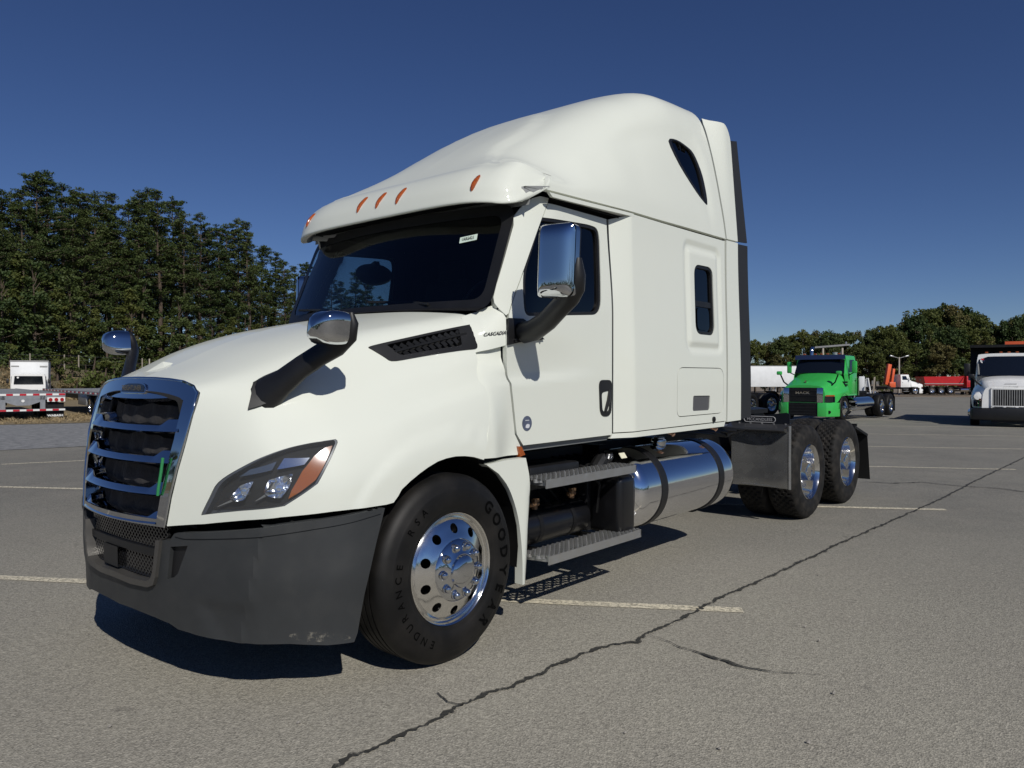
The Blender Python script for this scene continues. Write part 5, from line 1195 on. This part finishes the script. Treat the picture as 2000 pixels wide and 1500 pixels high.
# orange dump cone of far loader left out ; left-hand trailers
TH=R_(79.3)
def flatbed(t,front=False,L=14.6):
    MB().bx(-1.295,1.295,.0,L,.90,.96).build('deck',GALVB,t)
    for s in(1,-1):
        MB().bx(s*1.28,s*1.315,0,L,.84,.975).build('side_rail',GALVB,t); MB().bx(s*.45,s*.55,.2,L,.55,.90).build('frame_beam',BLACKM,t)
        for k in range(30):
            o=MB().bx(s*1.315,s*1.322,.08+.48*k,.30+.48*k,.885,.945).build('reflective_strip',TAPER if k%2 else TAPEW,t)
        for y in(1.4,2.7): swheel(t,s*1.24,y,dual=True,r=.42)
    for k in range(12): MB().bx(-1.27,1.27,.6+1.1*k,.62+1.1*k,.958,.964).build('deck_seam',GREYP,t)
t1=(-26.5,7.75); TF=thing('flatbed_trailer','low flatbed trailer showing its rear with red and white reflective tape','trailer',(t1[0],t1[1],0),TH); flatbed(TF)
MB().bx(-1.3,1.3,-.02,0,.74,.97).build('rear_rail',GALVB,TF)
for k in range(13):
    x=-1.295+.2*k; MB().bx(x,x+.195,-.028,-.02,.89,.955).build('reflective_strip',TAPER if k%2==0 else TAPEW,TF); MB().bx(x,x+.195,-.03,-.02,.34,.40).build('reflective_strip',TAPER if k%2 else TAPEW,TF)
MB().bx(-1.3,1.3,-.02,.05,.33,.41).build('rear_guard',GALVB,TF)
for s in(1,-1):
    MB().bx(s*.52,s*.68,-.02,.03,.33,.90).build('guard_post',GALVB,TF); MB().bx(s*.74,s*1.3,-.022,.02,.66,.82).build('lamp_panel',TAPEW,TF); MB().bx(s*.72,s*1.28,.10,.12,.12,.62).build('mud_flap',BLACKM,TF)
    for k in range(3): MB().cyl((s*(.84+.18*k),-.022,.735),(s*(.84+.18*k),-.045,.735),.062,14).build('tail_lamp',RED,TF)
    text_mb('WABASH',lambda x,y:(s*1.0+x*.12,.09,.125+y*.10),bold=.04).build('flap_lettering',TAPEW,TF,fixn=False)
MB().prism([(-.52,.82),(.52,.82),(.52,.66),(.2,.54),(-.2,.54),(-.52,.66)],-.015,.03,'y').build('rear_plate',GALVB,TF); MB().cyl((0,-.015,.70),(0,-.04,.70),.05,12).build('license_lamp',TAPEW,TF)
t2=(-25.4,11.35); TF2=thing('flatbed_trailer','flatbed trailer seen past the first one with striped tape along its side','trailer',(t2[0],t2[1],0),TH); flatbed(TF2)
MB().bx(-1.27,-.75,3.3,5.0,.40,.84).build('tool_box',GALVB,TF2,bevel=.02)
MB().bx(-1.3,1.3,-.02,0,.74,.97).build('rear_rail',GALVB,TF2)
# box truck
kx,ky=at(56,50); TK2=thing('box_truck','white box truck with forward cab standing behind the left flatbed trailers','truck',(kx,ky,gz(kx,ky)),R_(70)); TK2.scale=(.9,.9,.88)
MB().bx(-1.2,1.2,1.25,7.2,.75,3.08).build('cargo_box',TRAILW,TK2,bevel=.03); MB().bx(-1.22,1.22,1.22,7.2,3.02,3.12).build('roof_rail',GREYP,TK2); MB().bx(-1.15,-.65,1.235,1.25,2.62,2.72).bx(.65,1.15,1.235,1.25,2.60,2.72).build('box_marking',GREYP,TK2)
for s in(1,-1): MB().bx(s*1.2,s*1.212,1.9,2.9,.9,2.6).build('side_door',GREYP,TK2)
loft([(.0,[(0,2.05),(.7,2.05),(1.0,1.98),(1.05,1.35),(1.05,.45)]),(.35,[(0,2.1),(.7,2.1),(1.0,2.02),(1.07,1.4),(1.07,.45)]),(1.15,[(0,2.12),(.7,2.12),(1.0,2.05),(1.08,1.4),(1.08,.45)])],2).build('cab',WHITE2,TK2,sharp=45)
MB().prism([(-.92,1.32),(.92,1.32),(.86,1.93),(-.86,1.93)],-.04,-.01,'y').build('windshield',DGL,TK2); MB().prism([(-.6,.7),(.6,.7),(.6,.9),(-.6,.9)],-.03,-.005,'y').build('grille',BLACKM,TK2)
for s in(1,-1):
    MB().bx(s*1.062,s*1.085,.3,.95,1.38,1.9).build('side_window',DGL,TK2); MB().box((s*1.28,-.05,1.55),(.16,.07,.36)).build('mirror',BLACK,TK2,bevel=.03); MB().bx(s*.66,s*.95,-.03,0,.68,.90).build('headlight',GALVB,TK2); swheel(TK2,s*1.02,.75,r=.38,w=.22); swheel(TK2,s*1.05,5.3,r=.38,w=.22,dual=True)
MB().cyl((-.66,-.042,1.82),(-.66,-.05,1.82),.07,12).build('windshield_sticker',TAPEW,TK2)
# ---------------------------------------------------------------- trees, shrubs, fence
def blobs(M,cl,n,size,rnd,flat=.75,thin=1.,up=.3):
    for (c,r) in cl:
        for _ in range(n):
            d=Vector((rnd.gauss(0,1),rnd.gauss(0,1),rnd.gauss(0,1))).normalized()*r*rnd.random()**.45; d.z*=flat
            p=Vector(c)+d; s=size*rnd.uniform(.6,1.4)
            nrm=(d*.5+Vector((rnd.gauss(0,1),rnd.gauss(0,1),rnd.gauss(0,1)+up))).normalized()
            a=nrm.orthogonal().normalized(); a=(Matrix.Rotation(rnd.uniform(0,6.28),3,nrm)@a); b=nrm.cross(a)
            o=len(M.v); M.v+=[tuple(p-a*s*.5),tuple(p+b*s*.28*thin),tuple(p+a*s*.5),tuple(p-b*s*.28*thin)]; M.f.append((o,o+1,o+2,o+3))
def pine(seed,H=20.,base=.34,wide=3.0):
    rnd=random.Random(seed); tr=MB(); lx,ly=rnd.uniform(-.4,.4),rnd.uniform(-.4,.4)
    ax=lambda h:Vector((lx*(h/H)**2+.12*math.sin(h*.5+seed),ly*(h/H)**2,h))
    tr.tube([ax(H*k/8) for k in range(9)],[.30*(1-k/8.6)*H/20 for k in range(9)],7)
    cl=[]; h=H*base
    while h<H*.985:
        f=(h/H-base)/(1-base); L=wide*(math.sin(min(1,f*1.25+.28)*math.pi*.62+.15))*(1-f**3.2*.75)*rnd.uniform(.7,1.15)*(.75+.25*math.sin(h*1.7+seed))
        for k in range(rnd.choice((4,5,5,6))):
            a=rnd.uniform(0,6.28); l=L*rnd.uniform(.55,1.1); u=rnd.uniform(.02,.45)
            e=ax(h)+Vector((math.cos(a)*l,math.sin(a)*l,l*u)); tr.bar(ax(h),e,.05,.05)
            for t in (1,.66): 
                if l>.8 or t==1: cl.append((ax(h).lerp(e,t)+Vector((rnd.uniform(-.3,.3),rnd.uniform(-.3,.3),rnd.uniform(-.1,.3))),rnd.uniform(.40,.72)*(.72+.4*(1-f))))
        h+=rnd.uniform(.34,.66)*H/20
    cl.append((ax(H),.45)); M=MB(); blobs(M,cl,52,.24,rnd,.5,.7,1.2); return M,tr
def bushy(seed,H=10.,wide=2.6,base=.05,conical=True):
    rnd=random.Random(seed); tr=MB(); tr.tube([(0,0,0),(.1,0,H*.5),(.0,.1,H*.92)],[.16,.10,.02],6); cl=[]
    n=int(46*H/10*wide/2.6)
    for k in range(n):
        f=rnd.random()**.8; h=H*(base+(1-base)*f)
        R=wide*((1-f)**.75*.95+.12 if conical else math.sin(min(1,f*.9+.12)*math.pi)**.6)*(.7+.3*math.sin(h*2.1+seed*3))
        a=rnd.uniform(0,6.28); q=R*rnd.uniform(.45,1.0); cl.append((Vector((math.cos(a)*q,math.sin(a)*q,h)),rnd.uniform(.45,.95)*(.6+.4*(1-f))))
        if k%3==0: tr.bar((0,0,h*.85),cl[-1][0],.05,.05)
    M=MB(); blobs(M,cl,80,.28,rnd,.7,1.0,.3); return M,tr
def broad(seed,H=13.,wide=4.2):
    rnd=random.Random(seed); tr=MB(); tr.tube([(0,0,0),(.15,.1,H*.3),(.1,-.1,H*.6),(0,0,H*.85)],[.28,.22,.12,.03],7); cl=[]
    lobes=[(Vector((rnd.uniform(-1,1)*wide*.55,rnd.uniform(-1,1)*wide*.55,H*rnd.uniform(.38,.86))),wide*rnd.uniform(.30,.52)) for _ in range(11)]+[(Vector((rnd.uniform(-.5,.5),rnd.uniform(-.5,.5),H*.9)),wide*.3)]
    for c,r in lobes:
        tr.bar((0,0,H*.35),c,.09,.09)
        for _ in range(13):
            d=Vector((rnd.gauss(0,1),rnd.gauss(0,1),rnd.gauss(0,1))).normalized()*r*rnd.uniform(.55,1.05); d.z*=.8; cl.append((c+d,rnd.uniform(.45,.85)))
    M=MB(); blobs(M,cl,60,.36,rnd,.8,1.1,.3); return M,tr
def proto(fn,crown_m,*a,**k):
    M,T=fn(*a,**k); return (M.mesh('crown',crown_m,fixn=False),T.mesh('trunk',BARK,fixn=True))
PINES=[proto(pine,PINE,s,H=20,base=b,wide=w) for s,b,w in((1,.30,3.3),(2,.38,2.8),(3,.26,3.6),(4,.42,2.5))]
CEDAR=[proto(bushy,m,s,H=10,wide=w) for s,w,m in((11,2.7,OLIVE),(12,3.0,OLIVE),(13,2.4,PINE))]
BROAD=[proto(broad,m,s,H=13,wide=w) for s,w,m in((21,4.2,OLIVE),(22,4.8,OLIVE),(23,3.9,AUTUMN),(24,4.4,PINE))]
SHRUB=[proto(bushy,m,s,H=2.6,wide=1.7,conical=False) for s,m in((31,LEAFG),(32,OLIVE),(33,BRUSH))]
rT=random.Random(5)
def plant(name,label,cat,group,pr,x,y,z,s,sz=None,rz=None):
    t=thing(name,label,cat,(x,y,z),rT.uniform(0,6.28) if rz is None else rz,group); t.scale=(s,s,sz or s)
    link('crown',pr[0],t); link('trunk',pr[1],t); return t
def ground_z(x,y):
    return bank_z(x,y) if x<(-56-.24*(y-15)) and y<136 else gz(x,y)
SKY=[(-120,352),(0,358),(40,362),(75,352),(120,345),(150,372),(190,372),(240,392),(290,380),(325,380),(350,402),(400,432),(425,452),(455,430),(490,444),(515,475),(550,512),(575,527),(600,516),(625,528),(670,545),(705,522),(735,575),(780,590),(860,600)]
sky=interp(SKY)
k=0; px=-110
while px<870:
    D=74+max(0,px)*.075+rT.uniform(-3,3); x,y=at(px,D); zg=ground_z(x,y); zt=1.53+(737.5-sky(px))*D/1484.4; h=(zt-zg)*rT.uniform(.94,1.03)
    plant('pine_tree','tall pine in the dark woods beyond the left trailers','tree','pines in the woods on the left',PINES[k%4],x,y,zg,max(.5,h/20)*1.02,h/20); k+=1; px+=rT.uniform(17,27)
px=-130
while px<640:   # second row, lower, filling the wood
    D=84+max(0,px)*.08+rT.uniform(-4,4); x,y=at(px,D); zg=ground_z(x,y); h=(1.53+(737.5-sky(px))*D/1484.4-zg)*rT.uniform(.68,.93)
    plant('pine_tree','pine standing among the dark woods on the left, hidden low between taller ones','tree','pines in the woods on the left',PINES[(k*3+1)%4],x,y,zg,h/20*1.2,h/20); k+=1; px+=rT.uniform(26,40)
px=-125
while px<660:   # understory along the bank
    D=66+max(0,px)*.07+rT.uniform(-2.5,3); x,y=at(px,D); zg=ground_z(x,y); h=rT.uniform(6.0,11.0)*(1 if px<420 else .75)
    plant('cedar_tree','bushy green tree of the understory in front of the left pines','tree','understory trees before the pines',CEDAR[k%3],x,y,zg,h/10*1.15,h/10); k+=1; px+=rT.uniform(17,27)
for px in range(-130,900,15):   # low dense growth behind the trunks
    D=97+max(0,px)*.06+rT.uniform(-2,2); x,y=at(px,D); plant('cedar_tree','low dark growth between the trunks deep in the left woods','tree','understory trees before the pines',CEDAR[2],x,y,ground_z(x,y)-.3,.95,rT.uniform(.55,.8)); k+=1
SKR=interp([(1380,672),(1470,662),(1500,668),(1530,655),(1600,641),(1640,650),(1700,642),(1760,627),(1800,612),(1840,598),(1882,591),(1908,612),(1940,632),(1980,620),(2000,606),(2060,600)])
px=1390
while px<2090:
    D=128+rT.uniform(0,10)+(18 if px<1600 else 0); x,y=at(px,D); zg=gz(x,y); h=(1.53+(737.5-SKR(px))*D/1484.4-zg)*rT.uniform(.96,1.03)
    plant('broadleaf_tree','broad leafy tree on the skyline of the far woods at right','tree','far trees behind the lot at right',BROAD[k%4],x,y,zg,h/13*.86,h/13); k+=1; px+=rT.uniform(17,28)
px=1395
while px<2090:
    D=119+rT.uniform(-3,3)+(16 if px<1600 else 0); x,y=at(px,D); zg=gz(x,y); h=(1.53+(737.5-SKR(px))*D/1484.4-zg)*rT.uniform(.5,.8)
    plant('broadleaf_tree','lower leafy tree at the front edge of the far right woods','tree','far trees behind the lot at right',BROAD[(k*5+2)%4] if k%3 else CEDAR[k%2],x,y,zg,h/11*.95,h/(13 if k%3 else 10)); k+=1; px+=rT.uniform(12,20)
for px in range(880,1390,46):
    D=128+rT.uniform(-4,8); x,y=at(px,D); plant('broadleaf_tree','leafy tree of the far woods behind the white sleeper truck','tree','far trees behind the lot at right',BROAD[k%4],x,y,gz(x,y),.72,.72); k+=1
def relabel(kind,px,new):
    best=min((o for o in bpy.data.objects if o.type=='EMPTY' and o.name.split('.')[0]==kind and o.scale.z>.6),key=lambda o:abs((lambda dx,dy:1000+1484.4*(dx*.7633+dy*.6461)/(-dx*.6461+dy*.7633))(o.location.x-CAMX,o.location.y-CAMY)-px)); best['label']=new
relabel('pine_tree',118,'tallest pine of the left woods with its crown above all others')
relabel('pine_tree',320,'pine with rounded crown standing above the woods over the far hood mirror')
relabel('pine_tree',460,'pine forming the last high peak of the left woods before they slope down')
relabel('pine_tree',600,'pine at the low end of the woods beside the windshield pillar')
relabel('pine_tree',705,'lone pine seen through the cab windows of the white truck')
relabel('broadleaf_tree',1880,'tallest broad leafy tree of the far woods near the white dump truck')
# shrubs on the bank
for px,D,s,i in ((96,58,.6,2),(112,58,.75,1),(170,58,1.0,0),(186,58.5,1.25,0),(205,58,1.1,1),(222,59,1.2,0),(240,60,1.0,1),(262,61,.9,2),(140,60,.7,1),(285,62,.8,0),(310,63,.9,1),(20,58,.8,1),(350,66,1.0,0),(200,55.5,.55,2),(232,56,.6,2),(150,56.5,.5,2),(122,55.5,.5,2)):
    D+=2; x,y=at(px,D); plant('shrub',['green shrub growing on the bank below the left pines','olive shrub on the bank below the left pines','dry tan brush on the bank above the trailers'][i],'shrub','shrubs on the bank',SHRUB[i],x,y,ground_z(x,y)-.1,s)
# dry leaf litter and straw : uncountable
st=MB(); rr=random.Random(9); cl=[]
for _ in range(420):
    px=rr.uniform(-20,330); D=rr.uniform(54.5,62); x,y=at(px,D); cl.append((Vector((x,y,ground_z(x,y)+.12)),rr.uniform(.25,.6)))
blobs(st,cl,12,.30,rr,.35,.6,1.0); tag(st.build('dry_leaf_litter',STRAW,fixn=False),'dry tan leaf litter and straw over the bank behind the trailers','leaf litter',kind='stuff')
gs=MB(); cl=[]
for _ in range(900):
    px=rr.uniform(-40,420); D=rr.uniform(24.6,31); x,y=at(px,D)
    if x>-24: continue
    cl.append((Vector((x,y,gz(x,y)+.05)),rr.uniform(.10,.22)))
blobs(gs,cl,10,.13,rr,.5,.25,.2); tag(gs.build('dry_grass_tufts',STRAW,fixn=False),'short dry grass along the gravel edge beneath the trailers','grass',kind='stuff')
# wire fence on the bank
FT=thing('wire_fence','old wire fence with pale posts on the bank below the pines','fence',(*at(90,62),0))
fx,fy=at(90,62); pts=[]
for px in (-60,-10,59,126,154,278,292,372):
    D=60.5+max(0,px)*.035; x,y=at(px,D); z=ground_z(x,y); pts.append((x-fx,y-fy,z)); MB().cyl((x-fx,y-fy,z-.2),(x-fx,y-fy,z+1.35),.055,7).build('post',WOOD if px%4 else TANP,FT)
for h in(.5,.9,1.25):
    MB().tube([(x,y,z+h) for x,y,z in pts],.005,4).build('wire',GALVB,FT)
# woods behind the camera, seen only in the chrome
fw_=MB(); rr=random.Random(4); cl=[]
for a in range(0,200,3):
    ang=R_(-150+a); r=rr.uniform(85,120); h=rr.uniform(5,10)
    for _ in range(16): cl.append((Vector((CAMX+r*math.cos(ang)+rr.uniform(-4,4),CAMY+r*math.sin(ang)+rr.uniform(-4,4),h*rr.random())),rr.uniform(1.2,2.2)))
blobs(fw_,cl,12,1.6,rr,.8,1.2,.3); tag(fw_.build('distant_woods',OLIVE,fixn=False),'distant belt of woods on the far side of the lot','woods',kind='stuff')
# pebbles scattered on the asphalt
rr=random.Random(3); pm=MB().lathe([(-.006,.0),(-.003,.008),(.003,.007),(.006,0)],6,'z').mesh('pebble',mat('grey_pebble',(.30,.28,.25),.9,var=(60,.4)))
for x,y in ((2.72,1.33),(2.98,1.62),(2.45,3.1),(2.1,4.4),(2.6,2.9),(1.2,.35),(.6,-.2),(2.9,2.2),(1.1,-.7),(2.35,1.2),(.2,-.9),(2.65,.9)):
    o=link('pebble',pm); o.location=(x,y,.008); o.rotation_euler=(rr.random(),rr.random(),rr.random()*6); s=rr.uniform(.7,1.5); o.scale=(s,s*.8,s); tag(o,'small loose stone lying on the asphalt','stone','loose stones on the asphalt')
